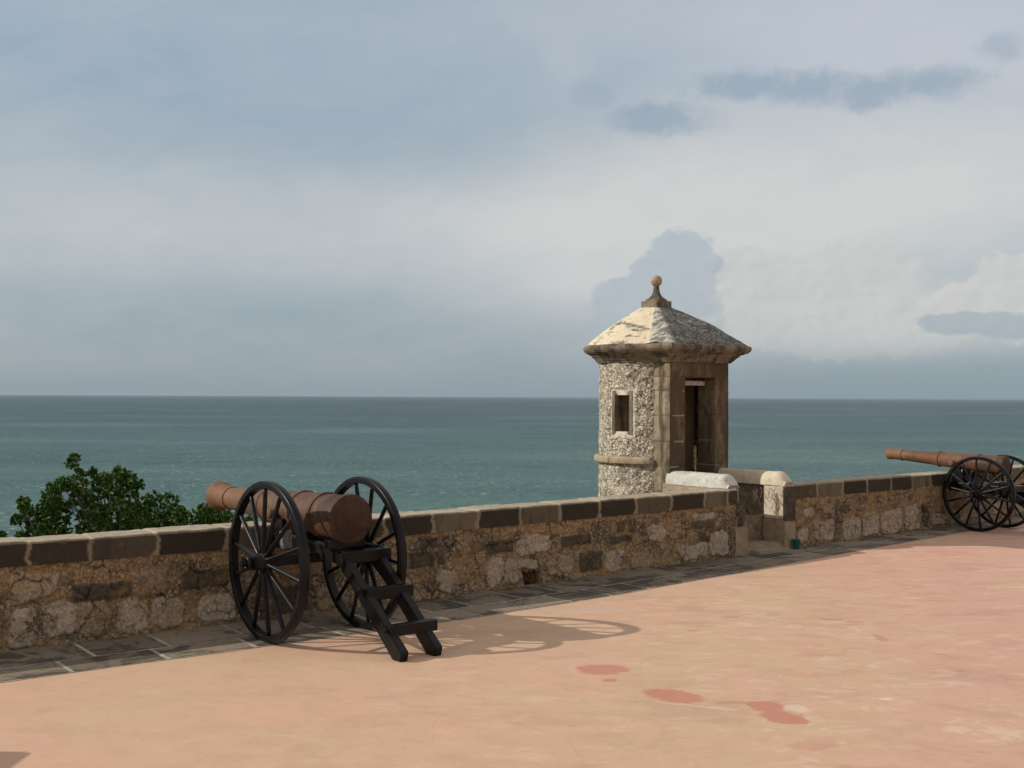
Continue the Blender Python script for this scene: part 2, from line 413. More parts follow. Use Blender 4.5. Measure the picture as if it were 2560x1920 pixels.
def mat_cornice():
    m, g = material('stained_cornice'); p = g.pos(); x, y, z = g.xyz(p)
    n2 = g.noise(p, 7, 6, .65, .6); n3 = g.noise(p, 50, 4, .6)
    drip = g.noise(g.vec(x*4, y*4, z*2.6), 1.0, 7, .7, .5)
    col = g.mix((.16, .13, .095), (.30, .25, .185), n2)
    col = g.mix(col, (.05, .044, .036), drip.step(.42, .58)*.85); col = g.mix(col, (.40, .34, .26), g.noise(p, 15, 6, .7).step(.57, .68)*.6)
    col = g.mix(col, (.24, .15, .075), g.noise(p, 3, 4).step(.55, .68)*.5)
    g.principled(col, .92, g.bump(n2*.6+n3*.3, .01, .8), spec=.12); return m

def mat_roof():
    m, g = material('lichened_lime_roof'); p = g.pos(); x, y, z = g.xyz(p)
    fr = g.attr('front')
    n2 = g.noise(g.vec(x*1, y*1, z*2.2), 5.5, 7, .7, .9); n3 = g.noise(p, 40, 4, .6); n1 = g.noise(p, 2.3, 5, .6, .8)
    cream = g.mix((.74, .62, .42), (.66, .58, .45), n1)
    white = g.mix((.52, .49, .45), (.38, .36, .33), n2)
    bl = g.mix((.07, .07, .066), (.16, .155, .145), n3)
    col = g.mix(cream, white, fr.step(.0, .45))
    blk = (n2 + (n1-.5)*.8 + fr*.20 - .005)  # front side greyer and darker: lichen plus shade painted into the colour
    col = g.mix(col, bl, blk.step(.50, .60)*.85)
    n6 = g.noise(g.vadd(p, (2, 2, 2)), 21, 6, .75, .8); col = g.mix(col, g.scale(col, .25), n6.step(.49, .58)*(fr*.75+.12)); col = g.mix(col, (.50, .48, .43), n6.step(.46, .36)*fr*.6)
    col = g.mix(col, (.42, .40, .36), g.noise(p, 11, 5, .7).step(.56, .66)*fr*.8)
    g.principled(col, .9, g.bump(n2*.5+n3*.4, .012, .8), spec=.12); return m

def mat_rubble_tower():
    m, g = material('pale_shell_rubble'); p = g.pos(); x, y, z = g.xyz(p)
    plas, low = g.attr('plaster'), g.attr('low')
    nn = g.noise(p, 7, 3, .5); pw = g.vadd(p, g.scale(g.last, .13))
    pw = g.vec(*[a*b for a, b in zip(g.xyz(pw), (1.0, 1.0, 1.15))])
    vd = g.vor(pw, 21, 'DISTANCE_TO_EDGE'); g.vor(pw, 21, 'F1'); cr, cg, cb = g.xyz(g.vcol)
    n2 = g.noise(p, 10, 6, .65); n1 = g.noise(p, 2.4, 4, .6, .5)
    chip = vd.step(.005, .085)
    stone = g.mix((.40, .35, .27), (.70, .63, .51), cr); stone = g.mix(stone, (.24, .20, .155), cg.step(.75, .9)*.7)
    gap = g.mix((.13, .105, .078), (.34, .285, .215), n1.step(.38, .58))
    gap = g.mix(gap, (.52, .43, .29), low*n1.step(.35, .6)*.9)
    col = g.mix(gap, stone, chip)
    pl = g.mix((.68, .61, .49), (.46, .41, .33), n2.step(.42, .66))
    col = g.mix(col, pl, (plas + n1.step(.52, .66)*.65).clamp()); n8 = g.noise(g.vadd(p, (1, 2, 3)), 26, 6, .7, .7); col = g.mix(col, (.09, .075, .055), n8.step(.60, .68)*.55)
    col = g.mix(col, (.13, .12, .10), n2.step(.58, .70)*.6)
    h = chip*.8*(1-plas) + n2*.35
    g.principled(col, .9, g.bump(h, .022, 1.0), spec=.15); return m

def mat_plaster(name, c1, c2, st, k=.5):
    m, g = material(name); p = g.pos(); x, y, z = g.xyz(p)
    n2 = g.noise(p, 6, 6, .65, .6); n3 = g.noise(p, 45, 4, .6); n1 = g.noise(p, 16, 6, .7, .5)
    col = g.mix(c1, c2, n2.step(.35, .65)); col = g.mix(col, st, n1.step(.54, .66)*k)
    col = g.mix(col, st, g.noise(g.vec(x*3, y*3, z*7), 1.6, 5, .7).step(.58, .7)*k)
    g.principled(col, .9, g.bump(n2*.5+n3*.4, .008, .8), spec=.15); return m

def mat_rust(name, tint=1.0):
    m, g = material(name); p = g.coord('Object')
    n1 = g.noise(p, 2.6, 5, .6, .6); n2 = g.noise(p, 13, 6, .68, .5); n3 = g.noise(p, 90, 4, .65)
    col = g.mix((.085*tint, .040*tint, .023*tint), (.150*tint, .076*tint, .042*tint), n1.step(.35, .65))
    col = g.mix(col, (.055, .032, .026), n2.step(.50, .64)*.75)
    col = g.mix(col, (.22*tint, .115*tint, .060*tint), g.noise(g.vadd(p, (7, 1, 2)), 3.2, 5, .65, .8).step(.54, .68)*.5)
    col = g.mix(col, (.03, .021, .019), n2.step(.64, .72)*.8)
    bx, by, bz_ = g.xyz(p); col = g.mix(g.scale(col, .60), g.mix(col, (.25*tint, .120*tint, .055*tint), (by/1.9).step(.2, 1.0)*.55), (by + (n1-.5)*.6).step(-.42, .55))  # rust graded along the barrel: breech shade painted in, muzzle oranger
    pit = g.vor(p, 34, 'F1').step(.30, .12)*g.noise(p, 6, 4).step(.48, .6); col = g.mix(col, (.028, .018, .015), pit*.6)
    col = g.mix(col, g.scale(col, .62), g.noise(g.vadd(p, (4, 4, 4)), 1.7, 5, .6, 1.0).step(.45, .62)*.8)
    g.principled(col, n2*.3+.5, g.bump(n2*.6+n3*.5-pit*.4, .006, 1.0), spec=.3); return m

def mat_black(name='black_paint', c=(.0055, .0055, .006)):
    m, g = material(name); p = g.coord('Object')
    n1 = g.noise(p, 5, 5, .6); n2 = g.noise(p, 40, 5, .65)
    col = g.mix(c, (c[0]*2.2, c[1]*2.1, c[2]*2.0), n1.step(.45, .7))
    col = g.mix(col, (.050, .037, .029), n2.step(.60, .72)*.5)
    gr = g.noise(g.vec(*[a*b for a, b in zip(g.xyz(p), (60.0, 9.0, 45.0))]), 1.0, 4, .6); n2 = n2*.5+gr*.5
    g.principled(col, n1*.4+.16, g.bump(n2*.6+n1*.4, .003, .6), spec=.22); return m

def mat_paver():
    m, g = material('grey_pavers'); p = g.pos(); x, y, z = g.xyz(p); tone = g.attr('tone')
    n1 = g.noise(p, 2.2, 6, .65, .8); n2 = g.noise(g.vec(x, y, 0), 11, 6, .7, .8); n3 = g.noise(p, 60, 4)
    col = g.mix((.17, .135, .10), (.30, .24, .18), tone)
    col = g.mix(col, (.045, .040, .034), (n1 + (tone-.5)*-.12).step(.50, .60)*.72)
    col = g.mix(col, (.05, .044, .037), n2.step(.56, .64)*.6)
    col = g.mix(col, (.42, .36, .29), g.noise(p, 4.1, 5, .7).step(.60, .70)*.4)
    g.principled(col, .88, g.bump(n2*.6+n3*.3, .008, .7), spec=.2); return m
def mat_simple(name, c1, c2, sc=8, rough=.9, bump=.01, spec=.2):
    m, g = material(name); p = g.pos(); n = g.noise(p, sc, 6, .65, .4)
    g.principled(g.mix(c1, c2, n.step(.3, .7)), rough, g.bump(n, bump, .8), spec=spec); return m

def mat_sea():
    m, g = material('sea_water'); p = g.pos(); x, y, z = g.xyz(p)
    d = (x*x+y*y).sqrt(); ld = d._m('LOGARITHM', 10.0)
    q1 = g.vec(x, y, 0.0)
    big = g.noise(g.vec(x/420.0, y/150.0, 2.0), 1.0, 5, .55, .4)
    big2 = g.noise(g.vec(x/5200.0, y/1600.0, 7.0), 1.0, 4, .5)
    # near green-grey over shallows, deeper blue-grey beyond
    col = g.mix((.096, .196, .182), (.060, .130, .148), ld.step(2.35, 3.25))
    col = g.mix(col, (.042, .082, .108), ld.step(2.95, 3.9))
    col = g.mix(col, g.mix(col, (.15, .25, .215), .6), big.step(.50, .66)*.7)
    col = g.mix(col, g.scale(col, .72), big.step(.48, .34)*.6)
    col = g.mix(col, g.scale(col, .80), big2.step(.40, .55)*.5)
    # wind waves, with their light and dark slopes painted into the colour
    wv = g.noise(g.vec(x*.32+y*.05, y*.5, 0.0), 1.0, 7, .62, .6)
    wv2 = g.noise(g.vec(x*.035, y*.06, 3.0), 1.0, 6, .6, .5)
    wv3 = g.noise(g.vec(x*1.2, y*1.9, 1.0), 1.0, 4, .6)
    col = g.mix(col, g.scale(col, .62), wv.step(.52, .36)*.8); col = g.mix(col, g.scale(col, 1.5), wv.step(.55, .68)*.6); col = g.mix(col, g.scale(col, .75), wv2.step(.5, .38)*.6)
    # foam
    fo = g.noise(g.vec(x*.34+y*.04, y*.50, 8.0), 1.0, 6, .60, .3).step(.622, .655)*g.noise(g.vec(x*.012, y*.02, 1.0), 1.0, 3).step(.38, .54)
    fo2 = g.noise(g.vec(x*.05, y*.075, 18.0), 1.0, 7, .62, .3).step(.66, .70)*d.step(800.0, 1600.0)
    foam = fo.max(fo2*.7)
    col = g.mix(col, (.72, .72, .70), foam*.9)
    h = wv*1.6 + wv3*.35 + wv2*3.0
    g.principled(col, foam*.4+.38, g.bump(h, 1.1, .8), spec=.12, IOR=1.25); return m
M = dict(floor=mat_floor(), masonry=mat_masonry(), coping=mat_coping(), ashlar=mat_ashlar(), cornice=mat_cornice(), roof=mat_roof(),
         rub=mat_rubble_tower(), rust=mat_rust('rusted_iron'), rust2=mat_rust('orange_rusted_iron', 1.15), black=mat_black(),
         black2=mat_black('black_timber', (.0060, .0055, .0055)), paver=mat_paver(), sea=mat_sea(),
         joint=mat_simple('pale_joint_mortar', (.28, .25, .21), (.56, .52, .46), 9),
         cream=mat_plaster('cream_plaster', (.66, .58, .44), (.56, .48, .36), (.30, .26, .2), .4),
         white=mat_plaster('whitewashed_plaster', (.62, .60, .55), (.50, .48, .43), (.17, .16, .145), .6),
         tan=mat_plaster('tan_render', (.42, .34, .24), (.33, .26, .18), (.14, .11, .08), .6),
         stone=mat_simple('old_wall_stone', (.12, .095, .07), (.30, .24, .17), 9),
         hill=mat_simple('scrub_hillside', (.045, .07, .025), (.12, .11, .06), .6, .95, .05),
         render_dull=mat_plaster('dull_tan_render', (.36, .28, .19), (.27, .21, .145), (.12, .095, .07), .7),
         speck=mat_plaster('speckled_lime_render', (.60, .53, .42), (.46, .39, .29), (.16, .135, .10), .75),
         dark_stone=mat_simple('dark_weathered_stone', (.05, .04, .03), (.11, .09, .065), 9),
         step=mat_simple('worn_step_stone', (.24, .19, .13), (.38, .31, .22), 6),
         bark=mat_simple('grey_bark', (.10, .08, .06), (.22, .19, .15), 20))

# ================================================================== SETTING
def wlist(pts): return [W(*p) for p in pts]
# terrace floor: big polygon inside the parapet, thick rampart beneath it
far = 40.0
fl_s = [-12.0, -1.0, -.5, 0, .5, 1, 14.0, 30.0]
edge = [W(s, .02, 0) for s in fl_s]
vs = [tuple(v) for v in edge] + [(30, -14, 0), (-24, -14, 0)]
fo = mesh_obj('terrace_floor', vs, [tuple(range(len(vs)))[::-1]], M['floor']); meta(fo, 'pink concrete terrace floor with dark red filler patches', 'floor', kind='structure')
# hillside below the fort, down to the water
n = 60; gv = []; gf = []
xs = np.linspace(-260, 300, n); ys = np.linspace(-80, 200, n)
for i in range(n):
    for j in range(n):
        X, Y = xs[i], ys[j]
        q = (Vector((X, Y, 0))-B0).dot(NR)
        h = -7.5 - max(0, q-1)*.23 if q > 0 else -7.5 - max(0, -q-60)*.03
        h = max(h, -33) + float(fbm(X*.06, Y*.06, o=3))*1.2
        gv.append((X, Y, h))
hl = mesh_obj('hillside', gv, grid_faces(n, n), M['hill'], smooth=True); meta(hl, 'scrub covered hillside falling to the sea below the terrace', 'hill', kind='structure')
S = 90000.0
sea = mesh_obj('sea', [(-S, -2000, -32), (S, -2000, -32), (S, S, -32), (-S, S, -32)], [(0, 1, 2, 3)], M['sea'])
meta(sea, 'choppy grey green sea reaching the horizon', 'sea', kind='structure')

# ---- paving strip: slabs over a mortar sheet
def edge_n(s):
    return -np.interp(s, [-14, -3, 0, 1.8, 4.0, 5.8, 7.9, 10.0, 30], [1.0, .99, .985, .98, .86, .74, .62, .52, .45])
def mid_n(s): return -np.interp(s, [-14, -3, .4, 1.6, 2.8, 4.6, 10, 30], [.58, .58, .545, .54, .51, .40, .27, .22])
ss = np.arange(-14, 26, .1)
v = []; 
for s in ss:
    e = float(edge_n(s)) + (fbm(s*2.0, 3.0)-.5)*.03
    v += [W(s, .03, .004), W(s, e, .004)]
mo = mesh_obj('stone_path', v, [(2*i, 2*i+1, 2*i+3, 2*i+2) for i in range(len(ss)-1)], M['joint'])
meta(mo, 'strip of grey stone pavers with white mortar joints along the parapet foot', 'paving', kind='structure')
sv = []; sf = []; st = []
def slab(s0, s1, na, nb, tone):
    k = max(3, int((s1-s0)/.06)); b = len(sv); gp = .017
    for i in range(k+1):
        s = s0+gp+(s1-s0-2*gp)*i/k
        for side in (0, 1):
            nn_ = (float(na(s))-gp if side == 0 else float(nb(s))+gp) + (fbm(s*9+side*50, tone*40, o=2)-.5)*.014
            s_ = s + (random.uniform(-.004, .004) if i in (0, k) else 0)
            sv.append(W(s_, nn_, .008)); st.append(tone)
    for i in range(k): sf.append((b+2*i, b+2*i+1, b+2*i+3, b+2*i+2))
z0 = lambda s: .012
def row(start, na, nb, marks):
    s = start; ms = sorted(marks); 
    while s < 24:
        nx = [q for q in ms if q > s+.15]
        L = random.uniform(.5, .78); e = s+L
        if nx and nx[0] < s+1.0: e = nx[0]
        slab(s, e, na, nb, random.random()); s = e
row(-12, z0, mid_n, [-4.5, -3.82, -3.14, -2.55, -.1, .36, 1.0, 1.55, 2.18, 2.8, 3.45, 4.05, 4.61])
row(-12.3, mid_n, lambda s: edge_n(s)+.0, [-4.1, -3.42, -2.72, -.35, .15, .72, 1.25, 1.8, 2.4, 3.0, 3.6])
pv = mesh_obj('paving_slabs', sv, sf, M['paver'], mo, attrs=dict(tone=st))

# ================================================================== PARAPET
def dens(ranges):
    out = []
    for a, b, st_ in ranges: out += list(np.arange(a, b-1e-6, st_))
    out.append(ranges[-1][1]); return np.array(out)
STONES = [(-3.34, -3.10, .05, .32, .8), (-3.13, -2.84, .03, .33, .45), (-2.80, -2.53, .02, .33, .85), (-3.66, -3.39, .01, .33, .8), (-2.61, -2.36, .33, .55, .33),
          (-3.16, -2.67, .32, .47, .05), (-2.27, -1.84, .34, .50, .15), (-3.62, -3.25, .36, .58, .6), (-2.5, -2.2, .03, .30, .6), (-1.7, -1.4, .33, .55, .5), (-2.1, -1.75, .05, .28, .7),
          (-.02, .30, .33, .49, .0), (.33, .44, .34, .49, .05), (.10, .34, .52, .62, .1), (.98, 1.33, .38, .52, .05), (.78, .98, .42, .55, .2), (1.99, 2.48, .37, .50, .12),
          (2.89, 3.02, .46, .60, .0), (3.07, 3.20, .46, .60, .0), (2.76, 3.14, .34, .44, .1), (1.40, 1.72, .17, .29, .95), (1.2, 1.42, .04, .3, .6), (.95, 1.2, .05, .33, .75),
          (.3, .62, .02, .27, .6), (3.95, 4.5, .05, .22, .7), (4.35, 4.55, .24, .32, .1), (4.25, 4.62, .38, .50, .2), (4.2, 4.62, .5, .6, .7), (3.4, 3.7, .3, .5, .7),
          (2.7, 3.0, .03, .25, .7), (3.1, 3.5, .05, .2, .5), (2.3, 2.65, .08, .3, .15), (1.85, 2.2, .06, .28, .55), (3.75, 4.1, .3, .5, .5), (4.55, 4.9, .05, .35, .75),
          (9.05, 9.5, .03, .40, .75), (8.4, 8.95, .02, .36, .8), (7.9, 8.35, .03, .34, .7), (7.4, 7.85, .02, .3, .8), (8.6, 8.95, .42, .56, .3), (7.3, 7.6, .4, .52, .2),
          (7.75, 8.0, .38, .46, .3), (6.7, 7.2, .04, .32, .6), (6.9, 7.2, .4, .55, .35)]
def fill_stones(a, b):
    out = list(STONES); r = random.Random(5)
    for z0_, z1_, wmin, wmax in ((.03, .30, .24, .46), (.34, .57, .22, .5)):
        s = a
        while s < b:
            w = r.uniform(wmin, wmax); s1 = s+w
            if r.random() < .72 and not any(s < q[1]+.02 and s1 > q[0]-.02 and z0_ < q[3]-.03 and z1_ > q[2]+.03 for q in STONES):
                out.append((s+.02, s1-.02, z0_+r.uniform(-.01, .05), z1_-r.uniform(0, .07), r.choice([.1, .3, .35, .5, .6, .7, .8, .9])))
            s = s1
    return out
ALLST = fill_stones(-11, 25)
HOLES = [(1.47, 1.76, -.05, .15), (9.57, 9.74, .02, .35)]
def masonry(name, ranges, zt, parent, round_end=None):
    s = dens(ranges); z = np.arange(-.02, zt+.006, .0125)
    Sg, Z = np.meshgrid(s, z, indexing='ij')
    ws = Sg + (fbm(Sg*5, Z*5, 1)-.5)*.16 + (fbm(Sg*22, Z*22, 31)-.5)*.03; wz = Z + (fbm(Sg*5, Z*5, 9)-.5)*.12 + (fbm(Sg*22, Z*22, 41)-.5)*.025
    stone = np.zeros_like(Sg); tone = np.full_like(Sg, .5); dm = np.full_like(Sg, 9.)
    ws2 = Sg + (fbm(Sg*7, Z*7, 1)-.5)*.06 + (fbm(Sg*26, Z*26, 31)-.5)*.02; wz2 = Z + (fbm(Sg*7, Z*7, 9)-.5)*.045 + (fbm(Sg*26, Z*26, 41)-.5)*.018
    for (a, b, c, d_, t) in ALLST:
        if b < s[0]-.1 or a > s[-1]+.1: continue
        cx, cz, hx, hz = (a+b)/2, (c+d_)/2, (b-a)/2, (d_-c)/2; rr = min(.085, hz*.8)
        if t < .2: rr = .02
        qx = np.abs((ws2 if t < .2 else ws)-cx)-hx+rr; qz = np.abs((wz2 if t < .2 else wz)-cz)-hz+rr
        sd = np.hypot(np.maximum(qx, 0), np.maximum(qz, 0)) + np.minimum(np.maximum(qx, qz), 0) - rr
        mk = sstep(-sd, -.008, .016)*(1 if t < .2 else .86)
        tone = np.where(mk > .3, t, tone); stone = np.maximum(stone, mk); dm = np.minimum(dm, sd)
    mort = sstep(fbm(Sg*2.2, Z*3, 4), .52, .62)*(1-stone)*.7
    mort = np.maximum(mort, sstep(Z + (fbm(Sg*7, Z*2, 12)-.5)*.10, zt-.075, zt-.03)*.9)
    rough = (fbm(Sg*9, Z*9, 2)-.5)*.035 + (fbm(Sg*30, Z*30, 6, 3)-.5)*.022
    dep = -(stone*.014*(1-mort)) - rough*(1-.55*stone) + .010 - sstep(.16-Z, .0, .18)*.02
    dep += sstep(dm, .03, .0)*sstep(dm, -.01, .008)*.014*(fbm(Sg*5, Z*5, 22) > .5)
    for (a, b, c, d_) in HOLES:
        qx = np.abs(ws-(a+b)/2)-(b-a)/2; qz = np.abs(wz-(c+d_)/2)-(d_-c)/2
        dep = dep + sstep(-np.maximum(qx, qz), 0, .02)*.26
    hole = dep > .15
    Pn = dep
    P = wp(Sg, Pn, Z)
    if round_end is not None:      # curl the wall end round a vertical corner of radius r
        s1, r = round_end
        over = np.maximum(Sg-s1, 0); th = np.minimum(over/r, math.pi/2)
        extra = np.maximum(over-r*math.pi/2, 0)
        ds = np.where(over > 0, r*np.sin(th), 0); dn = np.where(over > 0, r*(1-np.cos(th))+extra, 0)
        cs = np.minimum(Sg, s1)+ds
        nx = np.sin(th); nn2 = np.cos(th)
        P = wp(cs - Pn*nx, dn + Pn*nn2, Z)
    nu, nv = Sg.shape
    return mesh_obj(name, P.reshape(-1, 3), [f[::-1] for f in grid_faces(nu, nv)], M['masonry'], parent, True,
                    dict(stone=stone*(~hole), tone=np.where(hole, 0, tone), mort=mort*(~hole)))
TH = .35
def coping(name, ranges, joints, parent, zt=.842, zb=.655, round_end=None, jw=.012, th=TH):
    s = dens(ranges)
    prof = []
    for z in np.linspace(zb, zt-.02, 14): prof.append((-.006, z, 0))
    for a in (20, 45, 70): prof.append((-.006+.018*(1-math.cos(R(a))), zt-.02+.02*math.sin(R(a)), .5))
    for q in np.linspace(.022, th-.01, 16): prof.append((q, zt, 1))
    prof += [(th+.004, zt-.012, 1)] + [(th+.006, z, .3) for z in np.linspace(zt-.03, zb-.2, 8)]
    pn = np.array([p[0] for p in prof]); pz = np.array([p[1] for p in prof]); pt = np.array([p[2] for p in prof])
    Sg = np.repeat(s[:, None], len(prof), 1); N_ = np.repeat(pn[None], len(s), 0); Z = np.repeat(pz[None], len(s), 0); T = np.repeat(pt[None], len(s), 0)
    js = np.array(joints); ws = Sg + (fbm(N_*14, Z*14, 3+Sg*4)-.5)*.07 + (.75-np.minimum(Z,.75))*.12*(fbm(Sg*1.7, 2.0, 8)-.5)
    dj = np.abs(ws[..., None]-js).min(-1); idx = np.searchsorted(js, ws)
    tn = np.array([random.random() for _ in range(len(js)+2)]); tone = tn[idx]
    jwv = jw*(.45+1.5*fbm(Sg*1.1, Z*9, 77)); mort = 1-sstep(dj, jwv, jwv+.008); mort = np.maximum(mort, (T < .4)*(Z < .74)*sstep(.045-dj-(Z-.655)*.5, 0, .01)*sstep(fbm(Sg*1.3, 1.0, 50), .45, .5))
    dz = tn[(idx*7+3) % len(tn)]*.012-.006; dnn = tn[(idx*5+1) % len(tn)]*.014-.007
    r1 = (fbm(Sg*12, Z*12, N_*12)-.5)*.016 + (fbm(Sg*3, Z*3, N_*3+5)-.5)*.012
    edge_ = sstep(.035-dj, 0, .035)*.006
    frontm = (T < .6)
    N2 = N_ + np.where(N_ < .03, dnn + r1 + edge_ - mort*.004, 0)
    Z2 = Z + np.where(T > .4, dz + r1*.7 - edge_, 0)
    P = wp(Sg, N2, Z2)
    if round_end is not None:
        s1, r = round_end
        over = np.maximum(Sg-s1, 0); th_ = np.minimum(over/r, math.pi/2); extra = np.maximum(over-r*math.pi/2, 0)
        rin = np.maximum(r-N2, 0.0)
        cs = np.where(over > 0, s1+rin*np.sin(th_), Sg); cn = np.where(over > 0, r-rin*np.cos(th_)+extra, N2)
        P = wp(cs, cn, Z2)
    nu, nv = Sg.shape
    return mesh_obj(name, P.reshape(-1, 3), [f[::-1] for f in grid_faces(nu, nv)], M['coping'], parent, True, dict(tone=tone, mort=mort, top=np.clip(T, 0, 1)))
def block(name, s0, s1, n0, n1, z0_, z1_, mat, parent, attrs=None, bev=.01):
    bm = bmesh.new(); vs = [bm.verts.new(W(s, n, z)) for z in (z0_, z1_) for s, n in ((s0, n0), (s1, n0), (s1, n1), (s0, n1))]
    for f in ((3, 2, 1, 0), (4, 5, 6, 7), (0, 1, 5, 4), (1, 2, 6, 5), (2, 3, 7, 6), (3, 0, 4, 7)): bm.faces.new([vs[i] for i in f])
    if bev: bmesh.ops.bevel(bm, geom=list(bm.edges), offset=bev, segments=2, affect='EDGES')
    return bm_obj(name, bm, mat, parent)

RE = (4.96, .30)
jl = [-9.7, -9.1, -8.5, -7.9, -7.3, -6.7, -6.1, -5.5, -4.87, -4.1, -3.49, -3.005, -2.474, -1.865, -1.25, -.85, -.28, .281, .844, 1.432, 1.986, 2.589, 3.191, 3.792, 4.422, 4.87, 5.25]
pl = empty('parapet_wall', W(-3, 0, 0)); meta(pl, 'long low rubble parapet wall with dark stone coping behind the big cannon', 'wall', 'terrace parapet walls')
pr = empty('parapet_wall', W(9, 0, 0)); meta(pr, 'low rubble parapet wall to the right of the sentry box, behind the smaller cannon', 'wall', 'terrace parapet walls')
def keep(o, root): o.matrix_parent_inverse = Matrix.Translation(root.location).inverted()
for o in (masonry('masonry', [(-10, -4.6, .05), (-4.6, 5.45, .0125)], .665, pl, RE),
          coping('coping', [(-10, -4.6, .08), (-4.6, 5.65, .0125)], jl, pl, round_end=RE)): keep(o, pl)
jr = [6.27, 6.814, 7.416, 8.01, 8.646, 9.226, 9.792, 10.4, 11, 11.6, 12.2, 12.8, 13.4, 14, 14.7, 15.4]
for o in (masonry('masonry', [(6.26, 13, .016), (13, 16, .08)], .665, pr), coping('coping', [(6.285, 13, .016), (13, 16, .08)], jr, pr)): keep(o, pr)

# fort wall under the parapet (outer scarp)
bm = bmesh.new()
prev = None
for s in (-12, -1, 0, 1, 5, 12, 30):
    a, b = bm.verts.new(W(s, .33, .45)), bm.verts.new(W(s, 1.0, -10))
    if prev: bm.faces.new((prev[0], a, b, prev[1]))
    prev = (a, b)
ra = bm_obj('fort_wall', bm, M['stone']); meta(ra, 'sloping outer stone wall of the fort dropping away below the parapet', 'wall')

# ================================================================== SENTRY BOX PASSAGE
sp = empty('passage_wall', W(5.14, .5, 0)); meta(sp, 'whitewashed round-topped low wall on the left of the passage to the sentry box door', 'wall', 'round topped passage walls')
sq = empty('passage_wall', W(6.15, .5, 0)); meta(sq, 'cream round-topped low wall and pier on the right of the passage to the sentry box door', 'wall', 'round topped passage walls')
def barrel_cap(name, sc, w, n0, n1, zb, zt, mat, parent, hip=.12):
    na = 14; ns = 40; v = []
    for i in range(ns+1):
        t = i/ns; n_ = n0+(n1-n0)*t; e = (n_-n0)
        k = 1.0 if e > hip else math.sin(math.pi/2*(.12+.88*(e/hip)))
        for j in range(na+1):
            a = math.pi*j/na; c_, s_ = math.cos(a), math.sin(a)
            x_ = -c_*(abs(c_)**-.25 if abs(c_) > 1e-3 else 1)*w/2; zz = zb+(zt-zb)*(s_**.75)*k
            sh = 1.0 if e > hip else .80+.20*math.sin(math.pi/2*e/hip)
            P = W(sc+x_*sh, n_, zz); nz = mnoise.noise(P*8)*.006+mnoise.noise(P*25)*.003
            P.z += nz; v.append(P)
    f = grid_faces(ns+1, na+1) + [tuple(range(na+1))[::-1]]
    o = mesh_obj(name, v, f, mat, parent, True); keep(o, parent); return o
barrel_cap('rounded_coping', 5.145, .30, .12, 1.14, .845, 1.02, M['white'], sp)
keep(block('wall_body', 5.00, 5.29, .15, 1.2, -2.0, .848, M['tan'], sp), sp)
keep(block('corner_block', 5.03, 5.315, .010, .30, -.1, .365, M['render_dull'], sp, bev=.018), sp)
keep(block('end_stone', 5.02, 5.275, .035, .30, .37, .66, M['dark_stone'], sp, bev=.02), sp)
barrel_cap('rounded_coping', 6.155, .262, .0, 1.12, .84, 1.02, M['cream'], sq, .14)
keep(block('pier', 6.03, 6.279, -.004, .32, .395, .842, M['speck'], sq, bev=.012), sq)
keep(block('pier_foot', 6.02, 6.282, -.008, .335, -.1, .40, M['render_dull'], sq, bev=.012), sq)
keep(block('wall_body', 6.10, 6.30, .31, 1.2, -2.0, .842, M['stone'], sq), sq)
keep(block('pier_face_stone', 6.036, 6.285, -.014, .05, .37, .825, M['dark_stone'], sq, bev=.006), sq)
keep(block('pier_foot_stone', 6.036, 6.29, -.016, .05, -.02,   .362, M['render_dull'], sq, bev=.006), sq)
dstep = bpy.data.objects.new
ds = empty('door_step', W(5.68, .3, 0)); meta(ds, 'worn beige stone step in the gap between the passage walls', 'step')
keep(block('tread', 5.28, 6.06, .02, 1.25, -.6, .10, M['step'], ds, bev=.025), ds)
keep(block('lower_step', 5.34, 6.02, -.14, .06, -.02, .045, M['step'], ds, bev=.02), ds)

# ================================================================== SENTRY BOX
TA_S, TA_N, BW = 5.034, 1.1, 1.23          # block front-left corner, width
TC_S, TR, TV = TA_S+BW/2, .80, .80          # circle centre s, radius, offset from front face
tower = empty('sentry_box', W(TC_S, TA_N+TV, 0)); meta(tower, 'old stone sentry box with a conical lichened roof and ball finial beyond the parapet', 'sentry box')
def TW(ds_, dn_, z): return W(TC_S+ds_, TA_N+TV+dn_, z)   # local: ds along wall, dn outward, origin at circle centre
HB = BW/2
ujoin = math.sqrt(TR**2-HB**2)              # circle meets block sides at dn = -ujoin
def plan(off, ncirc=72, nfront=24, nside=8):
    """closed outline (counter from front-left corner along the front, right side, round the back, left side)"""
    hb = HB+off; r = TR+off; fr = -TV-off; j = -math.sqrt(max(r*r-hb*hb, 1e-4))
    pts = [(-hb+2*hb*i/nfront, fr) for i in range(nfront)]
    pts += [(hb, fr+(j-fr)*i/nside) for i in range(nside)]
    a0 = math.atan2(j, hb); a1 = math.atan2(j, -hb)
    a1 += 2*math.pi
    pts += [(r*math.cos(a0+(a1-a0)*i/ncirc), r*math.sin(a0+(a1-a0)*i/ncirc)) for i in range(ncirc)]
    pts += [(-hb, j+(fr-j)*i/nside) for i in range(nside)]
    return pts
